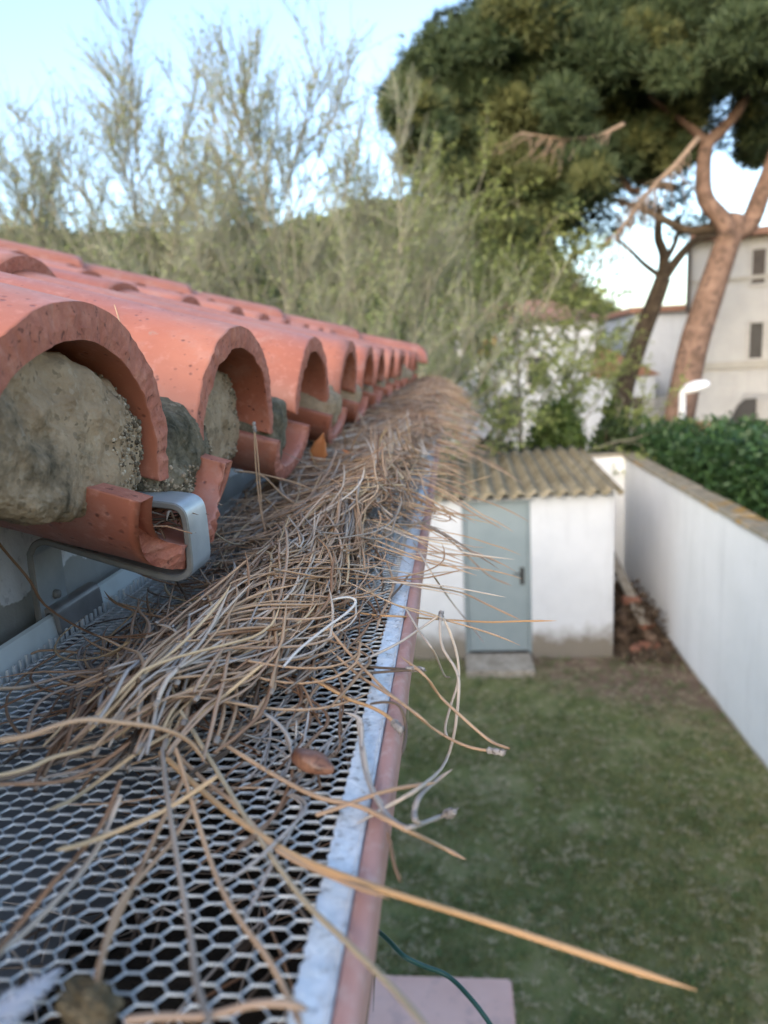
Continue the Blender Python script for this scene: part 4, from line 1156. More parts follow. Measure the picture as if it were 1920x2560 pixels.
for j in range(ny): F_.append((j*(nx+1)+nx, k+j, k+j+1, (j+1)*(nx+1)+nx))
for j in range(ny+1): V_.append((V_[j*(nx+1)][0]+.0002, V_[j*(nx+1)][1], MZ-.0010))
k2 = k+ny+1
for j in range(ny): F_.append((j*(nx+1), (j+1)*(nx+1), k2+j+1, k2+j))
link('edge_strip', mesh_from('edge_strip', V_, F_, [MAT['strip']], smooth=True), gd)
# cut tips of the mesh standing up along the back edge
m = MB()
for r in range(int(1.2/PY)):
    y = .1+r*PY; q = random.Random(r)
    m.box((-.1672,y-.0010,MZ-.0035),(-.1662+q.uniform(-.0004,.0004),y+.0004,MZ+.0004+q.uniform(-.0006,.0012)))
m.build('cut_edge', MAT['mesh'], gd)['kind'] = 'stuff'

# ------------------------------------------------------------------ strap bracket
br = tag(empty('gutter_bracket'), 'galvanised strap bracket hooked around the broken channel tile above the gutter', 'bracket')
path = [(-.1765,-.122),(-.1765,-.076),(-.1755,-.0695),(-.1725,-.0660),(-.1680,-.0655),(-.160,-.0682),(-.127,-.0795),(-.1160,-.0822),(-.1112,-.0812),(-.1090,-.0785),(-.1085,-.0745),
        (-.1085,-.0660),(-.1087,-.0590),(-.1095,-.0550),(-.1120,-.0527),(-.1160,-.0518),(-.1215,-.0510),(-.150,-.0470),(-.19,-.036)]
path = [(p.x, p.z) for p in catmull([(a, 0, b) for a, b in path], 90)]
YS0, YS1, TK = .281, .304, .0029
V_, F_, MI = [], [], []
n_ = len(path)
for i, (x, z) in enumerate(path):
    a = Vector(path[max(0,i-1)]); b = Vector(path[min(n_-1,i+1)]); t = (b-a).normalized(); nn = Vector((-t.y, t.x))
    for (y, s) in ((YS0+.0006,.5),(YS1-.0006,.5),(YS1,.5-.2),(YS1,-.3),(YS1-.0006,-.5),(YS0+.0006,-.5),(YS0,-.3),(YS0,.3)):
        V_.append((x+nn.x*TK*s, y, EYE+z+nn.y*TK*s))
for i in range(n_-1):
    for k in range(8):
        k2 = (k+1) % 8; F_.append((i*8+k, (i+1)*8+k, (i+1)*8+k2, i*8+k2)); MI.append(0 if k in (0, 4) else 1)
F_ += [tuple(range(8)), tuple((n_-1)*8+k for k in range(7,-1,-1))]; MI += [1, 1]
me = mesh_from('strap', V_, F_, [MAT['galv'], MAT['galv_edge']], MI)
bm = bmesh.new(); bm.from_mesh(me); bmesh.ops.recalc_face_normals(bm, faces=bm.faces); bm.to_mesh(me); bm.free()
link('strap', me, br)
cp = [(-.1765,-.125),(-.1762,-.1050),(-.1758,-.0975),(-.1738,-.0958),(-.1712,-.0965),(-.1702,-.1000),(-.1690,-.1130)]
cp = [(p.x, p.z) for p in catmull([(a, 0, b) for a, b in cp], 24)]
m = MB(); V_, F_ = [], []
for i, (x, z) in enumerate(cp):
    a = Vector(cp[max(0,i-1)]); b = Vector(cp[min(len(cp)-1,i+1)]); t = (b-a).normalized(); nn = Vector((-t.y, t.x))
    V_ += [(x+nn.x*.0011, .284, EYE+z+nn.y*.0011), (x+nn.x*.0011, .322, EYE+z+nn.y*.0011), (x-nn.x*.0011, .322, EYE+z-nn.y*.0011), (x-nn.x*.0011, .284, EYE+z-nn.y*.0011)]
for i in range(len(cp)-1):
    for k in range(4): F_.append((i*4+k, (i+1)*4+k, (i+1)*4+(k+1)%4, i*4+(k+1)%4))
F_ += [(0,1,2,3), tuple(len(V_)-4+k for k in (3,2,1,0))]
m.v, m.f, m.m = V_, F_, [0]*len(F_)
m.build('clip', MAT['clip'], br)
m = MB(); m.tube([(-.1752,.294,EYE-.0915),(-.1732,.294,EYE-.0915)], [.0022,.0018], 12); m.build('rivet', MAT['galv_edge'], br, smooth=True)
# ------------------------------------------------------------------ dry pine needles
rn = random.Random(20)
def h_pile(x, y):
    """how high the heap stands above the mesh at (x, y)"""
    h = 0.0
    t = (y-.164)/(.393-.164); cx = -.090 + .026*t
    d = (x-cx)/(.030+.012*max(0, min(1, t)))
    along_ = max(0, min(1, (y-.130)/.05))*max(0, min(1, 1.15-(y-.40)/.25))
    h += .023*math.exp(-d*d)*along_
    f = max(0, min(1, (y-.36)/.22)); g_ = max(0, min(1, (y-.7)/.6))
    prof = math.exp(-((x+.085)/.085)**4)
    h += f*prof*(.024+.014*g_)
    return h
NS = 14
def needle_curve(x, y, a, L, layer, k0, lift0=0.0, lift1=0.0, droop=True, wob=.05, over=False):
    P = []; ds = L/NS; kk = k0; lift = 0.0
    for i in range(NS+1):
        s = i/NS
        base = MZ + .0012 + layer*h_pile(x, y) + .0015*math.sin(s*5+k0)
        lift = lift0*(1-s)**2 + lift1*s*s
        z = base + lift
        if x > -.024:                    # reaching over the lip: lies on it, then sags
            z = max(z, MZ + .0022)
            if droop: z -= max(0, x+.012)**2*5.5
        P.append((x, y, z))
        kk += rn.gauss(0, 2.2)
        a += (kk*ds) + rn.gauss(0, wob)*.5
        if not over:                     # the heap keeps inside the gutter
            if x > -.066 and math.cos(a) > 0: a += math.copysign(.10 + 6*(x+.066), math.sin(a))
            if x < -.125 and math.cos(a) < 0: a -= math.copysign(.10 - 6*(x+.125), math.sin(a))
        x += math.cos(a)*ds; y += math.sin(a)*ds
        x = max(x, -.162)
    return P
def tube_arrays(P, r, sides=5, flat=.72):
    P = np.array(P); n = len(P)
    T = np.gradient(P, axis=0); T /= np.linalg.norm(T, axis=1)[:, None]
    ref = np.array([0, 0, 1.0]) if abs(T[:, 2]).max() < .95 else np.array([1.0, .2, 0])
    S_ = np.cross(T, ref); S_ /= np.maximum(np.linalg.norm(S_, axis=1), 1e-6)[:, None]
    U_ = np.cross(S_, T)
    prof = np.ones(n); prof[0] = .75; prof[-1] = .12
    if n > 4: prof[-2] = .62
    ang = np.arange(sides)*2*np.pi/sides + .3
    V = P[:, None, :] + (S_[:, None, :]*np.cos(ang)[None, :, None] + U_[:, None, :]*np.sin(ang)[None, :, None]*flat)*r*prof[:, None, None]
    F = []
    for i in range(n-1):
        for k in range(sides):
            k2 = (k+1) % sides; F.append((i*sides+k, (i+1)*sides+k, (i+1)*sides+k2, i*sides+k2))
    return V.reshape(-1, 3), np.array(F)

curves = []                              # (points, radius, colour)
def colour(mix): 
    t = rn.random(); s = 0
    for k, w in mix:
        s += w
        if t < s: return k
    return mix[-1][0]
MIX_TOP = (('tan', .40), ('pinkish', .20), ('brown', .09), ('yellow', .07), ('pale', .13), ('grey', .04), ('orange', .02), ('greybrown', .05))
MIX_LOW = (('brown', .25), ('greybrown', .26), ('darkbrown', .12), ('tan', .22), ('grey', .15))
AX = math.atan2(.229, .022)              # direction of the sheaf
def add(x, y, a, L, layer, k0=None, l0=0, l1=0, r=None, mix=None, **kw):
    k0 = rn.gauss(0, 4.5) if k0 is None else k0
    r = rn.uniform(.00044, .00068) if r is None else r
    mix = mix or (MIX_LOW if layer < .35 else MIX_TOP)
    c = colour(mix); P = needle_curve(x, y, a, L, layer, k0, l0, l1, **kw)
    curves.append((P, r, c))
    if rn.random() < .4:                 # its twin from the same base
        a2 = a + rn.gauss(0, .10)
        P2 = needle_curve(x, y, a2, L*rn.uniform(.85, 1.05), layer, k0+rn.gauss(0, 5), l0, l1+rn.gauss(0, .003), **kw)
        curves.append((P2, r, c))
        q_ = [Vector(v) for v in P[:2]]; e_ = q_[0].lerp(q_[1], .55)
        curves.append(([tuple(q_[0]), tuple(q_[0].lerp(e_, .3)), tuple(q_[0].lerp(e_, .65)), tuple(e_)], r*1.75, 'greybrown'))
# the sheaf in front
for i in range(520):
    t = rn.random(); y = .158 + .19*t; cx = -.092 + .026*t
    x = cx + rn.gauss(0, .012)
    add(x, y, AX + rn.gauss(0, .26), rn.uniform(.06, .115), rn.random()**.7, rn.gauss(0, 5), abs(rn.gauss(0, .003)), abs(rn.gauss(0, .005)))
# tangle on both sides and under it
for i in range(90):
    y = rn.uniform(.19, .42); x = rn.uniform(-.115, -.05)
    add(x, y, rn.uniform(0, 6.28), rn.uniform(.04, .11), rn.random()*.6, None, 0, abs(rn.gauss(0, .003)))
for i in range(14):
    add(rn.uniform(-.14, -.10), rn.uniform(.16, .24), rn.gauss(.5, .5), rn.uniform(.05, .09), rn.random()*.4)
for i in range(60):                      # bits right of the sheaf
    add(rn.uniform(-.065, -.036), rn.uniform(.16, .33), rn.uniform(0, 6.28), rn.uniform(.012, .06), .1, None, 0, abs(rn.gauss(0, .002)), r=rn.uniform(.0003, .0005), mix=(('grey', .35), ('pale', .25), ('brown', .25), ('tan', .15)))
# middle heap
for i in range(1450):
    y = .40 + .50*rn.random()**.9; x = rn.uniform(-.155, -.032)
    add(x, y, rn.gauss(.35 + .8*max(0, (.6-y)/.2), .8) + (math.pi if rn.random() < .5 else 0), rn.uniform(.05, .11), rn.random()**.65, None, abs(rn.gauss(0, .004)), abs(rn.gauss(0, .006)))
for i in range(60):                      # springing out of the heap
    y = rn.uniform(.36, .80); x = rn.uniform(-.12, -.045)
    add(x, y, rn.gauss(.3, 1.2), rn.uniform(.06, .10), .9, None, 0, rn.uniform(.012, .032))
for i in range(90):                      # hanging over the lip
    y = .30 + .75*rn.random()**1.2
    add(rn.uniform(-.075, -.03), y, rn.gauss(-.15, .55), rn.uniform(.05, .095), .7, rn.gauss(-4, 10), 0, rn.uniform(-.004, .010), r=rn.uniform(.00035, .00055), over=True)
# far heap
for i in range(3000):
    y = .8 + 1.92*rn.random(); x = rn.uniform(-.17, -.02)
    add(x, y, rn.gauss(.1, .85) + (math.pi if rn.random() < .5 else 0), rn.uniform(.07, .13), rn.random()**.6, None, abs(rn.gauss(0, .006)), abs(rn.gauss(0, .009)), r=rn.uniform(.0005, .0008), over=rn.random() < .3,
        mix=(('tan', .20), ('pinkish', .40), ('brown', .28), ('pale', .04), ('greybrown', .08)))
for i in range(150):
    add(rn.uniform(-.075, -.03), rn.uniform(.8, 2.7), rn.gauss(-.1, .6), rn.uniform(.06, .10), .8, None, 0, rn.uniform(0, .016), over=True)
curves = [(P, r, c) for P, r, c in curves if max(p[1] for p in P) < 2.76 and min(p[1] for p in P) > .07 and min(p[0] for p in P) > -.168 and max(p[0] for p in P) < .075]

eye = np.array([0, 0, EYE])
def dist(c): return 9.0 if len(c[0]) < 8 else min(np.linalg.norm(np.array(c[0][k]) - eye) for k in (0, 5, 11)) - .25*(np.mean([p[2] for p in c[0]])-MZ)/.02*.3
order = sorted(range(len(curves)), key=lambda i: dist(curves[i]))
near = order[:245]; rest = order[245:]
GN = 'dry pine needles heaped on the gutter guard'
LN = {'tan': 'plain tan dry pine needle among many alike in the heap on the mesh', 'brown': 'plain brown dry pine needle among many alike in the heap on the mesh',
      'grey': 'plain pale grey dry pine needle among many alike in the heap on the mesh'}
HUE = {'brown': 'brown', 'darkbrown': 'brown', 'greybrown': 'brown', 'pale': 'grey', 'grey': 'grey', 'white': 'grey'}
for i in near:
    P, r, c = curves[i]
    V, F = tube_arrays(P, r)
    o = link('pine_needle', mesh_from('pine_needle', V, F, [MAT['n_'+c]], smooth=True))
    tag(o, LN[HUE.get(c, 'tan')], 'pine needle', GN)
VV, FF, MM, o_ = [], [], [], 0
for i in rest:
    P, r, c = curves[i]
    V, F = tube_arrays(P, r, 4)
    VV.append(V); FF.append(F+o_); MM += [N_KEYS.index(c)]*len(F); o_ += len(V)
o = link('pine_needle_litter', mesh_from('pine_needle_litter', np.concatenate(VV), np.concatenate(FF), [MAT['n_'+k] for k in N_KEYS], MM, smooth=True))
tag(o, kind='stuff')
# broken needles that fell through and rot on the trough floor
VV, FF, MM, o_ = [], [], [], 0
LOWK = ['darkbrown', 'brown', 'greybrown', 'pale']
for i in range(900):
    y = rn.uniform(.02, .75); x = rn.uniform(-.135, -.03); a = rn.uniform(0, 6.28); L = rn.uniform(.02, .07); z0 = MZ - rn.uniform(.022, .05)
    if x < -.112 and rn.random() < .85: continue
    z1 = z0 + rn.gauss(0, .008)
    P = [(min(-.026, max(-.166, x+math.cos(a)*L*s)), y+math.sin(a)*L*s, min(MZ-.004, z0+(z1-z0)*s+.004*math.sin(s*3.1))) for s in (0, .25, .5, .75, 1)]
    V, F = tube_arrays(P, rn.uniform(.0003, .0006), 4); VV.append(V); FF.append(F+o_); o_ += len(V)
    MM += [rn.choice((0, 0, 0, 1, 1, 2, 3))]*len(F)
for i in range(46):                      # wet bits caught in the broken channel tile
    a = rn.uniform(0, 6.28); L = rn.uniform(.012, .03); c = Vector((rn.uniform(-.150, -.112), .293+rn.gauss(0, .013), EYE-.066+rn.uniform(0, .010)))
    P = [tuple(c + Vector((math.cos(a)*L*(s-.5), math.sin(a)*L*.35*(s-.5), .004*math.sin(s*3)))) for s in (0, .33, .66, 1)]
    V, F = tube_arrays(P, rn.uniform(.0005, .0009), 4); VV.append(V); FF.append(F+o_); o_ += len(V); MM += [rn.choice((0, 0, 1, 2))]*len(F)
o = link('rotting_needles', mesh_from('rotting_needles', np.concatenate(VV), np.concatenate(FF), [MAT['n_'+k] for k in LOWK], MM, smooth=True))
tag(o, kind='stuff')

SIGNATURE = [
 ('pair of tan pine needles standing upright in front of the second tile gap','tan',0.0009,[[[-0.1149,0.42,-0.0317],[-0.113,0.415,-0.0522],[-0.1117,0.41,-0.0884],[-0.0986,0.3737,-0.1015],[-0.0828,0.3279,-0.1015]],[[-0.1149,0.42,-0.0317],[-0.1143,0.414,-0.052],[-0.1123,0.408,-0.0773],[-0.108,0.402,-0.0942],[-0.0987,0.3739,-0.1015],[-0.077,0.3114,-0.1015]]],1),
 ('thin brown pine needle arching in front of the bracket leg to the bare mesh','brown',0.0009,[[[-0.1583,0.23,-0.0451],[-0.1617,0.2414,-0.0565],[-0.1604,0.2529,-0.0724],[-0.162,0.2643,-0.0871],[-0.1544,0.2757,-0.1014],[-0.1322,0.2614,-0.1015],[-0.1114,0.2577,-0.1015],[-0.0954,0.2571,-0.1015]]],0),
 ('brown pine needle curving under the broken tile and past the strap bracket','brown',0.0009,[[[-0.1442,0.275,-0.0628],[-0.1476,0.292,-0.0721],[-0.145,0.309,-0.0864],[-0.1347,0.326,-0.0981],[-0.1067,0.3251,-0.1015],[-0.0865,0.3225,-0.1015]]],0),
 ('pair of long pine needles arching from the second channel tile over the heap','tan',0.001,[[[-0.1339,0.44,-0.0609],[-0.1215,0.452,-0.0655],[-0.1003,0.464,-0.0746],[-0.0831,0.476,-0.0882],[-0.0736,0.4795,-0.1015],[-0.0625,0.4409,-0.1015]],[[-0.1339,0.44,-0.0609],[-0.1197,0.445,-0.065],[-0.1072,0.45,-0.0801],[-0.0916,0.455,-0.0921],[-0.072,0.452,-0.1015],[-0.0504,0.4118,-0.1015],[-0.039,0.3789,-0.1015]]],1),
 ('bunch of pine needles sloping up to a dark knobbly base above the heap','tan',0.001,[[[-0.0588,0.47,-0.0903],[-0.0587,0.45,-0.0945],[-0.0644,0.4221,-0.1015],[-0.0667,0.3572,-0.1015],[-0.0714,0.3164,-0.1015],[-0.0743,0.279,-0.1015]],[[-0.0588,0.47,-0.0903],[-0.0578,0.452,-0.0949],[-0.0615,0.434,-0.0999],[-0.0665,0.3931,-0.1015],[-0.0663,0.3295,-0.1015],[-0.0686,0.2872,-0.1015]],[[-0.0588,0.47,-0.0903],[-0.0596,0.4475,-0.0951],[-0.0657,0.4009,-0.1015],[-0.0735,0.3543,-0.1015],[-0.0816,0.328,-0.1015]]],1),
 ('pale grey curled pine needle standing like a hook above the middle of the heap','white',0.0009,[[[-0.0433,0.4205,-0.1015],[-0.0462,0.4114,-0.1015],[-0.0462,0.3869,-0.1015],[-0.0431,0.3617,-0.1015],[-0.0379,0.3419,-0.1015],[-0.032,0.334,-0.1015]]],0),
 ('bleached white pine needle bent into a loop at the right of the heap','white',0.0008,[[[-0.0521,0.1995,-0.086],[-0.0493,0.2099,-0.0847],[-0.0432,0.2248,-0.0833],[-0.038,0.2347,-0.082],[-0.0358,0.2419,-0.0807],[-0.0384,0.243,-0.0793],[-0.0436,0.2368,-0.078]]],0),
 ('straight orange pine needle sticking out sideways in front of the grey door','orange',0.0009,[[[-0.0543,0.2968,-0.1015],[-0.0361,0.2873,-0.1015],[-0.0244,0.2847,-0.1015],[-0.0079,0.345,-0.1251],[0.0134,0.34,-0.1249],[0.0278,0.335,-0.1229],[0.0441,0.33,-0.1212]]],0),
 ('pair of pine needles with a grey base making a tall loop beyond the gutter edge','pale',0.0009,[[[-0.0076,0.28,-0.0991],[-0.008,0.2711,-0.1017],[-0.007,0.2622,-0.1063],[-0.0024,0.2533,-0.1108],[-0.0014,0.2444,-0.1141],[-0.0034,0.2356,-0.1265],[-0.007,0.2267,-0.1331],[-0.0107,0.1628,-0.1015],[-0.0191,0.1536,-0.1015],[-0.0249,0.1475,-0.1015]],[[-0.0076,0.28,-0.0991],[-0.0143,0.2732,-0.1015],[-0.0225,0.2568,-0.1015],[-0.0315,0.2441,-0.1015],[-0.0401,0.2339,-0.1015]],[[-0.0076,0.28,-0.0991],[-0.0043,0.2767,-0.1055],[-0.0018,0.2733,-0.1142],[-0.0016,0.27,-0.1227],[-0.0047,0.2667,-0.1311],[-0.0073,0.2633,-0.1394],[-0.006,0.26,-0.1426]]],1),
 ('pair of pine needles ending at a white knob over the lawn below the loop','tan',0.0009,[[[0.0109,0.21,-0.1194],[0.0005,0.216,-0.1206],[-0.01,0.222,-0.1177],[-0.0192,0.2083,-0.1015],[-0.0338,0.2273,-0.1015],[-0.0463,0.24,-0.0966]],[[0.0134,0.21,-0.1181],[0.0077,0.218,-0.1196],[-0.0012,0.226,-0.1151],[-0.0078,0.234,-0.1121],[-0.0124,0.2274,-0.1015],[-0.0216,0.2438,-0.1015]]],1),
 ('dark pine needles ending in a white knob just past the pink gutter lip','darkbrown',0.0009,[[[-0.0141,0.2319,-0.1015],[-0.0222,0.2328,-0.1015],[-0.0305,0.2344,-0.1015],[-0.0406,0.2373,-0.1015],[-0.0532,0.2449,-0.1015]],[[-0.0141,0.2319,-0.1015],[-0.0227,0.2309,-0.1015],[-0.0313,0.2291,-0.1015],[-0.0362,0.2257,-0.1015]]],1),
 ('grey pine needles curled below the gutter lip with a blurred white knob','grey',0.0011,[[[-0.0039,0.175,-0.1168],[-0.0075,0.1769,-0.1193],[-0.0118,0.1469,-0.1015],[-0.0147,0.1471,-0.1015],[-0.0188,0.152,-0.1015],[-0.0241,0.1653,-0.1015],[-0.0276,0.1809,-0.1015],[-0.0286,0.1881,-0.0971],[-0.0334,0.19,-0.0956]],[[-0.0039,0.175,-0.1168],[-0.0099,0.1767,-0.1204],[-0.0111,0.1483,-0.1015],[-0.012,0.1523,-0.1015],[-0.011,0.1586,-0.1015],[-0.0093,0.1833,-0.1137],[-0.0036,0.185,-0.1102]]],1),
 ('tan pine needle with a pointed end crossing the gutter lip toward the lawn','tan',0.0011,[[[-0.0635,0.175,-0.097],[-0.0467,0.1661,-0.1015],[-0.0349,0.1577,-0.1015],[-0.0247,0.1541,-0.1015],[-0.0128,0.1451,-0.1015],[-0.0071,0.1667,-0.1207],[-0.0006,0.165,-0.1232]]],0),
 ('long orange pine needle reaching furthest out over the lawn at the bottom','orange',0.0013,[[[-0.079,0.17,-0.0965],[-0.0628,0.1582,-0.1015],[-0.0471,0.1443,-0.1015],[-0.0343,0.1351,-0.1015],[-0.0165,0.1264,-0.1015],[0.0023,0.1329,-0.1133],[0.0227,0.1254,-0.1142],[0.0403,0.118,-0.1142]]],0),
 ('pale brown pine needle lying across the pink lip above the lawn','tan',0.001,[[[-0.0347,0.1507,-0.1015],[-0.0309,0.153,-0.1015],[-0.0189,0.1607,-0.1015],[-0.0075,0.17,-0.105]]],0),
 ('short thin pine needle hanging below the outer face of the gutter lip','brown',0.0005,[[[-0.0175,0.1447,-0.1015],[-0.0166,0.141,-0.1015],[-0.0153,0.1342,-0.1015],[-0.0136,0.1289,-0.1015]]],0),
 ('tan pine needle fanning from the sheaf across the white strip at the bottom','tan',0.001,[[[-0.0872,0.18,-0.0927],[-0.068,0.167,-0.1015],[-0.0562,0.156,-0.1015],[-0.0407,0.1383,-0.1015],[-0.0269,0.1298,-0.1015],[-0.015,0.12,-0.098]]],0),
 ('greenish tan pine needle running from the sheaf down past the pink coping','olive',0.001,[[[-0.0764,0.18,-0.09],[-0.0614,0.1642,-0.0998],[-0.0474,0.1445,-0.1015],[-0.0329,0.1244,-0.1015],[-0.0221,0.113,-0.1015],[-0.0127,0.1008,-0.099],[-0.0053,0.085,-0.0911]]],0),
 ('grey brown pine needle pointing straight down from the sheaf to the frame edge','greybrown',0.001,[[[-0.076,0.165,-0.0926],[-0.0688,0.149,-0.0941],[-0.061,0.133,-0.098],[-0.0514,0.1138,-0.1015],[-0.0455,0.101,-0.099],[-0.0368,0.085,-0.0921]]],0),
 ('tan pine needle crossing the bare mesh diagonally towards the bottom strip','tan',0.0009,[[[-0.0702,0.16,-0.0898],[-0.0555,0.1365,-0.1015],[-0.0457,0.121,-0.1015],[-0.036,0.1094,-0.1015],[-0.0301,0.1009,-0.1015],[-0.0246,0.088,-0.094]]],0),
 ('tan pine needle leaning down the mesh to the brown clump at lower left','tan',0.001,[[[-0.0687,0.16,-0.0972],[-0.0697,0.1466,-0.1008],[-0.0682,0.1289,-0.1015],[-0.067,0.1167,-0.1015],[-0.0649,0.1064,-0.1006],[-0.0579,0.093,-0.0921]]],0),
 ('tan pine needle joining the others above the brown clump on the mesh','tan',0.0009,[[[-0.0643,0.155,-0.1003],[-0.065,0.1425,-0.1015],[-0.0663,0.1306,-0.1006],[-0.0666,0.1184,-0.0988],[-0.0634,0.1062,-0.0966],[-0.0582,0.094,-0.0923]]],0),
 ('yellowish pine needle with a square cut end on the left of the sheaf','yellow',0.0011,[[[-0.0567,0.15,-0.0911],[-0.0651,0.145,-0.095],[-0.0707,0.14,-0.0958],[-0.0774,0.135,-0.0963],[-0.0803,0.13,-0.0949],[-0.0823,0.125,-0.0925]]],0),
 ('yellow tan pine needle sloping from the heap down to the left mesh','yellow',0.001,[[[-0.0587,0.2,-0.0855],[-0.0677,0.1892,-0.0904],[-0.0749,0.1783,-0.0932],[-0.0821,0.1675,-0.094],[-0.0909,0.1567,-0.0978],[-0.0908,0.1458,-0.0951],[-0.0896,0.135,-0.0904]]],0),
 ('thick blurred tan pine needle arching out of the left frame edge','tan',0.0011,[[[-0.095,0.13,-0.0712],[-0.0906,0.1344,-0.0725],[-0.0863,0.1388,-0.0724],[-0.0819,0.1431,-0.0734],[-0.0774,0.1475,-0.0764],[-0.0726,0.1519,-0.0796],[-0.0689,0.1562,-0.0835],[-0.0666,0.1606,-0.0887],[-0.0646,0.165,-0.0971]]],0),
 ('yellow tan pine needle waving from the left frame edge into the sheaf','yellow',0.0011,[[[-0.1075,0.145,-0.0884],[-0.1028,0.1506,-0.0897],[-0.1,0.1562,-0.0901],[-0.0954,0.1619,-0.0913],[-0.0901,0.1675,-0.0911],[-0.0866,0.1731,-0.0897],[-0.0837,0.1787,-0.0881],[-0.0783,0.1844,-0.0873],[-0.0715,0.19,-0.0864]]],0),
 ('reddish brown pine needle low on the left mesh below the tan ones','brown',0.0009,[[[-0.1029,0.14,-0.0872],[-0.0967,0.145,-0.0901],[-0.0939,0.15,-0.0924],[-0.0912,0.155,-0.0932],[-0.088,0.16,-0.0926],[-0.0837,0.165,-0.0905]]],0),
 ('brown pine needle crossing the lower left mesh towards the corner','brown',0.001,[[[-0.0801,0.15,-0.0924],[-0.0795,0.1396,-0.0956],[-0.0807,0.1292,-0.0971],[-0.0786,0.1188,-0.0938],[-0.0822,0.1084,-0.0972],[-0.0786,0.098,-0.0924]]],0),
 ('pale grey pine needle crossing the lower left mesh beside the brown one','pale',0.0011,[[[-0.078,0.145,-0.0934],[-0.0796,0.1367,-0.0992],[-0.0803,0.1283,-0.1007],[-0.0801,0.12,-0.0994],[-0.0813,0.1117,-0.099],[-0.0811,0.1033,-0.0964],[-0.0772,0.095,-0.0904]]],0),
 ('pinkish tan pine needle running from the left edge along the top of the mesh','pinkish',0.001,[[[-0.1182,0.165,-0.076],[-0.1212,0.1806,-0.083],[-0.1258,0.1963,-0.0887],[-0.1231,0.2119,-0.0927],[-0.1191,0.2275,-0.0991],[-0.1113,0.2337,-0.1015],[-0.1032,0.2409,-0.1015],[-0.0946,0.2485,-0.1015],[-0.0852,0.2551,-0.1015]]],0),
 ('tan pine needle bending down on the left mesh like a walking stick','pinkish',0.0009,[[[-0.1144,0.17,-0.0907],[-0.1193,0.18,-0.0913],[-0.1227,0.19,-0.0918],[-0.1228,0.2,-0.0932],[-0.1214,0.21,-0.0958],[-0.1196,0.22,-0.0975],[-0.1181,0.23,-0.0989],[-0.1137,0.24,-0.0987],[-0.1156,0.25,-0.0985],[-0.1169,0.26,-0.0996],[-0.1133,0.27,-0.1015]]],0),
 ('pine needle with a split base lying over the back edge of the mesh','tan',0.0009,[[[-0.1421,0.2506,-0.1015],[-0.1373,0.2504,-0.1015],[-0.1298,0.2496,-0.1015],[-0.1229,0.251,-0.1015],[-0.1174,0.2537,-0.1015],[-0.1122,0.2597,-0.1015],[-0.1088,0.2685,-0.1015]],[[-0.1421,0.2506,-0.1015],[-0.1531,0.2535,-0.1015],[-0.1605,0.2536,-0.1015],[-0.1624,0.2501,-0.1015]]],1),
 ('dark brown pine needle lying across the top of the sheaf','darkbrown',0.0009,[[[-0.1044,0.3198,-0.1015],[-0.1018,0.3309,-0.1015],[-0.0969,0.3484,-0.1015],[-0.091,0.3632,-0.1015],[-0.0858,0.3684,-0.1015]]],0),
 ('brown pine needle laid across the sheaf from the tile side to the mesh','brown',0.001,[[[-0.1102,0.2766,-0.1015],[-0.1029,0.2642,-0.1015],[-0.0936,0.2495,-0.1015],[-0.0874,0.2373,-0.1015],[-0.0813,0.2252,-0.1015],[-0.0755,0.2141,-0.1015],[-0.07,0.204,-0.1015],[-0.0645,0.1949,-0.1015]]],0),
 ('tan pine needle falling across the front of the heap with its tip up','tan',0.0009,[[[-0.1197,0.4,-0.0935],[-0.1104,0.3886,-0.0938],[-0.1024,0.3771,-0.0965],[-0.0953,0.3657,-0.1002],[-0.0883,0.3435,-0.1015],[-0.0785,0.3181,-0.1015],[-0.0675,0.2943,-0.1015],[-0.0573,0.2723,-0.1015]]],0),
 ('dark brown pine needle pointing up at the right edge of the heap','darkbrown',0.0009,[[[-0.0394,0.2794,-0.1015],[-0.0356,0.2894,-0.1015],[-0.0314,0.3046,-0.1015],[-0.027,0.3252,-0.1015],[-0.0236,0.3484,-0.1015]]],0),
 ('tan pine needle making a tall bend beside the bleached loop','tan',0.001,[[[-0.0407,0.382,-0.1015],[-0.0367,0.367,-0.1015],[-0.0324,0.3428,-0.1015],[-0.0304,0.3253,-0.1015],[-0.0308,0.3047,-0.1015],[-0.0323,0.2863,-0.1015],[-0.0325,0.2685,-0.1015]]],0),
 ('orange tan pine needle crossing the mesh above the brown seed','orange',0.001,[[[-0.0182,0.1916,-0.1015],[-0.0224,0.1992,-0.1015],[-0.0277,0.2033,-0.1006],[-0.0337,0.2075,-0.1006],[-0.0393,0.2117,-0.0998],[-0.0439,0.2158,-0.0993],[-0.0487,0.22,-0.0984]]],1),
 ('tan pine needle running diagonally over the strip toward the lawn','tan',0.0009,[[[-0.0474,0.25,-0.093],[-0.0417,0.2417,-0.096],[-0.0351,0.2333,-0.0993],[-0.03,0.225,-0.1002],[-0.0239,0.2156,-0.1015],[-0.0169,0.2049,-0.1015],[-0.0104,0.2,-0.1043]]],0),
 ('pale bent pine needle hanging along the white strip and over the lip','pale',0.0009,[[[-0.0306,0.1959,-0.1015],[-0.0288,0.1876,-0.1015],[-0.0266,0.1779,-0.1015],[-0.0249,0.1692,-0.1015],[-0.0232,0.1631,-0.1015],[-0.021,0.1576,-0.1015],[-0.0193,0.1545,-0.1015]]],0),
 ('grey pine needle curving around the left side of the brown seed','greybrown',0.0009,[[[-0.0444,0.2044,-0.1015],[-0.0488,0.1992,-0.1007],[-0.0505,0.1933,-0.1009],[-0.0498,0.1875,-0.1014],[-0.0464,0.1789,-0.1015],[-0.0433,0.1724,-0.1015],[-0.0415,0.1682,-0.1015]]],0),
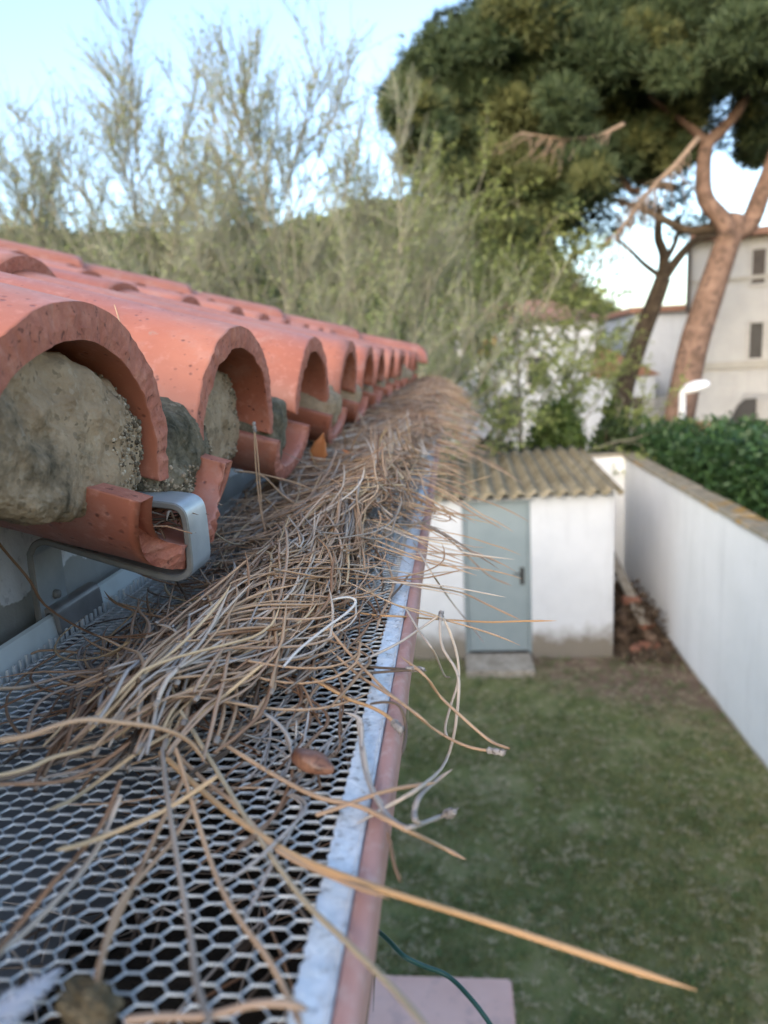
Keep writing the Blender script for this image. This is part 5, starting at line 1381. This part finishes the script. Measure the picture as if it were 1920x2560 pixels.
 ('dark curved pine needle on the lip looping down past its edge','darkbrown',0.0008,[[[-0.0271,0.2,-0.0981],[-0.0229,0.1983,-0.0968],[-0.0191,0.1967,-0.0966],[-0.0173,0.195,-0.0983],[-0.0164,0.1925,-0.1015],[-0.0161,0.1846,-0.1015],[-0.0165,0.1769,-0.1015]]],0),
 ('pale blurred pine needles lying across the bottom of the frame','pinkish',0.0011,[[[-0.0513,0.088,-0.0933],[-0.0462,0.0894,-0.0939],[-0.0397,0.0908,-0.0949],[-0.0329,0.0922,-0.094],[-0.0279,0.0936,-0.0952],[-0.0255,0.095,-0.0976]]],0),
 ('greyish pine needle poking out of the left side of the sheaf near the leg','grey',0.0009,[[[-0.1049,0.19,-0.0965],[-0.102,0.1914,-0.0916],[-0.0986,0.1929,-0.0881],[-0.0946,0.1943,-0.0858],[-0.0896,0.1957,-0.0854],[-0.0857,0.1971,-0.0876],[-0.0844,0.1986,-0.0909],[-0.0858,0.2,-0.0955]]],0),
 ('small tan tip of a pine needle standing on the first tile','tan',0.0005,[[[-0.1581,0.35,0.0329],[-0.1537,0.3433,0.0254],[-0.1505,0.3367,0.0186],[-0.1486,0.33,0.0143]]],0),
 ('thin pine needle arching out over the shed wall past the gutter','tan',0.0009,[[[-0.0368,0.3402,-0.1015],[-0.0171,0.3263,-0.1015],[0.0013,0.39,-0.1262],[0.015,0.375,-0.1284],[0.0298,0.36,-0.1313]]],0),
 ('thin drooping pine needle hanging past the gutter beside the shed door','pale',0.0008,[[[-0.0254,0.4093,-0.1015],[-0.0123,0.3419,-0.1015],[-0.0044,0.46,-0.1563],[0.0076,0.44,-0.1657],[0.0136,0.42,-0.1674]]],0),
 ('blurred pine needle bowing over the white shed wall toward the door','tan',0.0009,[[[-0.0334,0.4568,-0.1015],[-0.0106,0.4293,-0.1015],[0.0057,0.515,-0.1386],[0.0204,0.4975,-0.1486],[0.0349,0.48,-0.1512]]],0),
 ('blurred pine needle sticking out over the corrugated roof','olive',0.001,[[[-0.0391,0.4994,-0.1015],[-0.0178,0.5639,-0.1015],[0.0049,0.6067,-0.1026],[0.0292,0.6,-0.095]]],0),
 ('hair thin pine needle bowing down beside the tall loop','pale',0.0007,[[[-0.0234,0.2972,-0.1015],[-0.0166,0.2705,-0.1015],[-0.01,0.248,-0.1015],[-0.008,0.3075,-0.1373],[-0.0051,0.3,-0.1351]]],0),
]

def sheath(P, r, parent):
    """scaly little base that holds a pair together"""
    a = Vector(P[0]); d = (Vector(P[1])-a); L = .0065; d.normalize()
    m = MB(); pts, rad = [], []
    for i in range(10):
        t = i/9; pts.append(a + d*(L*(t-.25))); rad.append(r*(1.15+.55*math.sin(t*9+a.x*300)**2)*(1 if 0 < i < 9 else .55))
    m.tube(pts, rad, 9)
    for i in range(7):
        t = rn.uniform(.0, .7); q = a + d*(L*(t-.2)); s = Vector((rn.gauss(0,1), rn.gauss(0,1), rn.gauss(0,1))).normalized()
        m.tube([q, q + s*r*1.9 - d*.0007], [r*.55, r*.2], 4)
    m.build('sheath', MAT['sheath'], parent, smooth=True)
for lab, col, r, strands, sh in SIGNATURE:
    me_ = []
    for st in strands:
        P = [tuple(v + Vector((0, 0, EYE))) for v in catmull(st, 26)]
        V, F = tube_arrays(P, r*.64, 7, .75); me_.append((mesh_from('needle', V, F, [MAT['n_'+col]], smooth=True), P))
    if len(me_) == 1 and not sh:
        tag(link('pine_needle', me_[0][0]), lab, 'pine needle', GN)
    else:
        root = tag(empty('pine_needle_pair'), lab, 'pine needle', GN)
        for me, P in me_: link('needle', me, root)
        if sh: sheath(me_[0][1], r*.78, root)

# ------------------------------------------------------------------ small finds on the mesh
def lump(name, c, rad, mat, rot, seed, amp=.12, sub=4, tip=0.0):
    bm = bmesh.new(); bmesh.ops.create_icosphere(bm, subdivisions=sub, radius=1.0)
    for v in bm.verts:
        p = v.co.copy(); k = 1 + noise.noise(p*1.6+Vector((seed,0,0)))*amp + noise.noise(p*5+Vector((0,seed,0)))*amp*.3
        tap = 1 - tip*max(0, p.x)**2
        v.co = Vector((p.x*rad[0]*k, p.y*rad[1]*k*tap, p.z*rad[2]*k*tap))
    me = bpy.data.meshes.new(name); bm.to_mesh(me); bm.free(); me.materials.append(MAT[mat])
    me.polygons.foreach_set('use_smooth', np.ones(len(me.polygons), dtype=bool))
    return link(name, me, None, c, rot)
tag(lump('seed', (-.0390, .1705, EYE-.0995), (.0066, .0033, .0026), 'seed', (0, R(10), R(-22)), 3., .10, 4, .35), 'glossy reddish brown seed lying on the bare mesh right of the sheaf', 'seed')
cl = tag(lump('moss_clump', (-.0640, .0995, MZ+.0018), (.0062, .0038, .0030), 'clump', (0, 0, R(-35)), 7., .5, 5), 'fuzzy brown moss clump on the mesh at the bottom left', 'moss clump')
m = MB()
for i in range(150):
    u = Vector((rn.gauss(0,1), rn.gauss(0,1), rn.gauss(.3,.8))).normalized(); q = Vector((u.x*.0055, u.y*.0033, u.z*.0026)); m.tube([q, q+u*rn.uniform(.0008,.0020)], [.00022,.00008], 3, cap=False)
m.build('fibres', MAT['clump'], cl)['kind'] = 'stuff'
# a small feather: shaft with soft barbs
ft = tag(empty('feather'), 'small white downy feather on the mesh in the bottom left corner', 'feather')
SH = catmull([(-.0840,.0800,MZ+.0012), (-.0795,.0895,MZ+.0030), (-.0765,.0975,MZ+.0035), (-.0735,.1050,MZ+.0022)], 20)
m = MB(); m.tube(SH, [.00035-.000012*i for i in range(21)], 6); m.build('shaft', MAT['feather'], ft, smooth=True)
m = MB()
for i in range(20):
    for k in range(16):
        q = SH[i].lerp(SH[i+1], k/16); t = (SH[i+1]-SH[i]).normalized()
        for s in (-1, 1):
            side = t.cross(Vector((0,0,1)))*s
            e = q + side*rn.uniform(.0022,.0042)*math.sin(math.pi*min(1,(i+2)/22)) + t*rn.uniform(.0008,.003) + Vector((0,0,rn.gauss(0,.0007)))
            m.tube([q, q.lerp(e,.5)+Vector((0,0,.0004)), e], [.00011,.0001,.00005], 3, cap=False)
m.build('barbs', MAT['feather'], ft)['kind'] = 'stuff'
def dry_leaf(name, c, L, W, rot, mat, label):
    V_, F_ = [], []
    for i in range(13):
        t = i/12; w = W*math.sin(math.pi*t**.8)*(1+.12*math.sin(i*2.3))
        for j in range(5):
            s = j/2-1
            V_.append((L*(t-.5), w*s, .18*W*abs(s)**1.5 + L*.12*math.sin(t*2.8)))
    for i in range(12):
        for j in range(4): F_.append((i*5+j, i*5+j+1, (i+1)*5+j+1, (i+1)*5+j))
    me = mesh_from(name, V_, F_, [MAT[mat]], smooth=True); o = link(name, me, None, c, rot)
    md = o.modifiers.new('thickness', 'SOLIDIFY'); md.thickness = .0004
    return tag(o, label, 'leaf')
dry_leaf('dry_leaf', (-.1125, .612, EYE-.0720), .034, .0078, (R(70), R(-75), R(10)), 'dryleaf', 'bright orange dry leaf standing up in the heap of needles below the third tile')
dry_leaf('dry_leaf', (-.060, .63, EYE-.0660), .022, .0045, (R(40), R(-58), R(-35)), 'paleleaf', 'pale yellow dry leaf in the needle heap nearer the pink lip')
dry_leaf('dry_leaf', (-.083, .60, EYE-.0790), .030, .0026, (R(20), R(38), R(-30)), 'dryleaf', 'narrow orange leaf sliver lying across the needle heap')
# thin green wire hanging below the gutter
WP = [px(900,2290,.20), px(965,2345,.19), px(1010,2390,.185), px(1060,2415,.185), px(1120,2440,.185), px(1180,2500,.18), px(1235,2575,.175), px(1270,2640,.17)]
m = MB(); m.tube(catmull(WP, 40), .0007, 8); tag(m.build('green_wire', MAT['greenwire'], None, smooth=True), 'thin dark green wire hanging past the pink pillar top', 'wire')
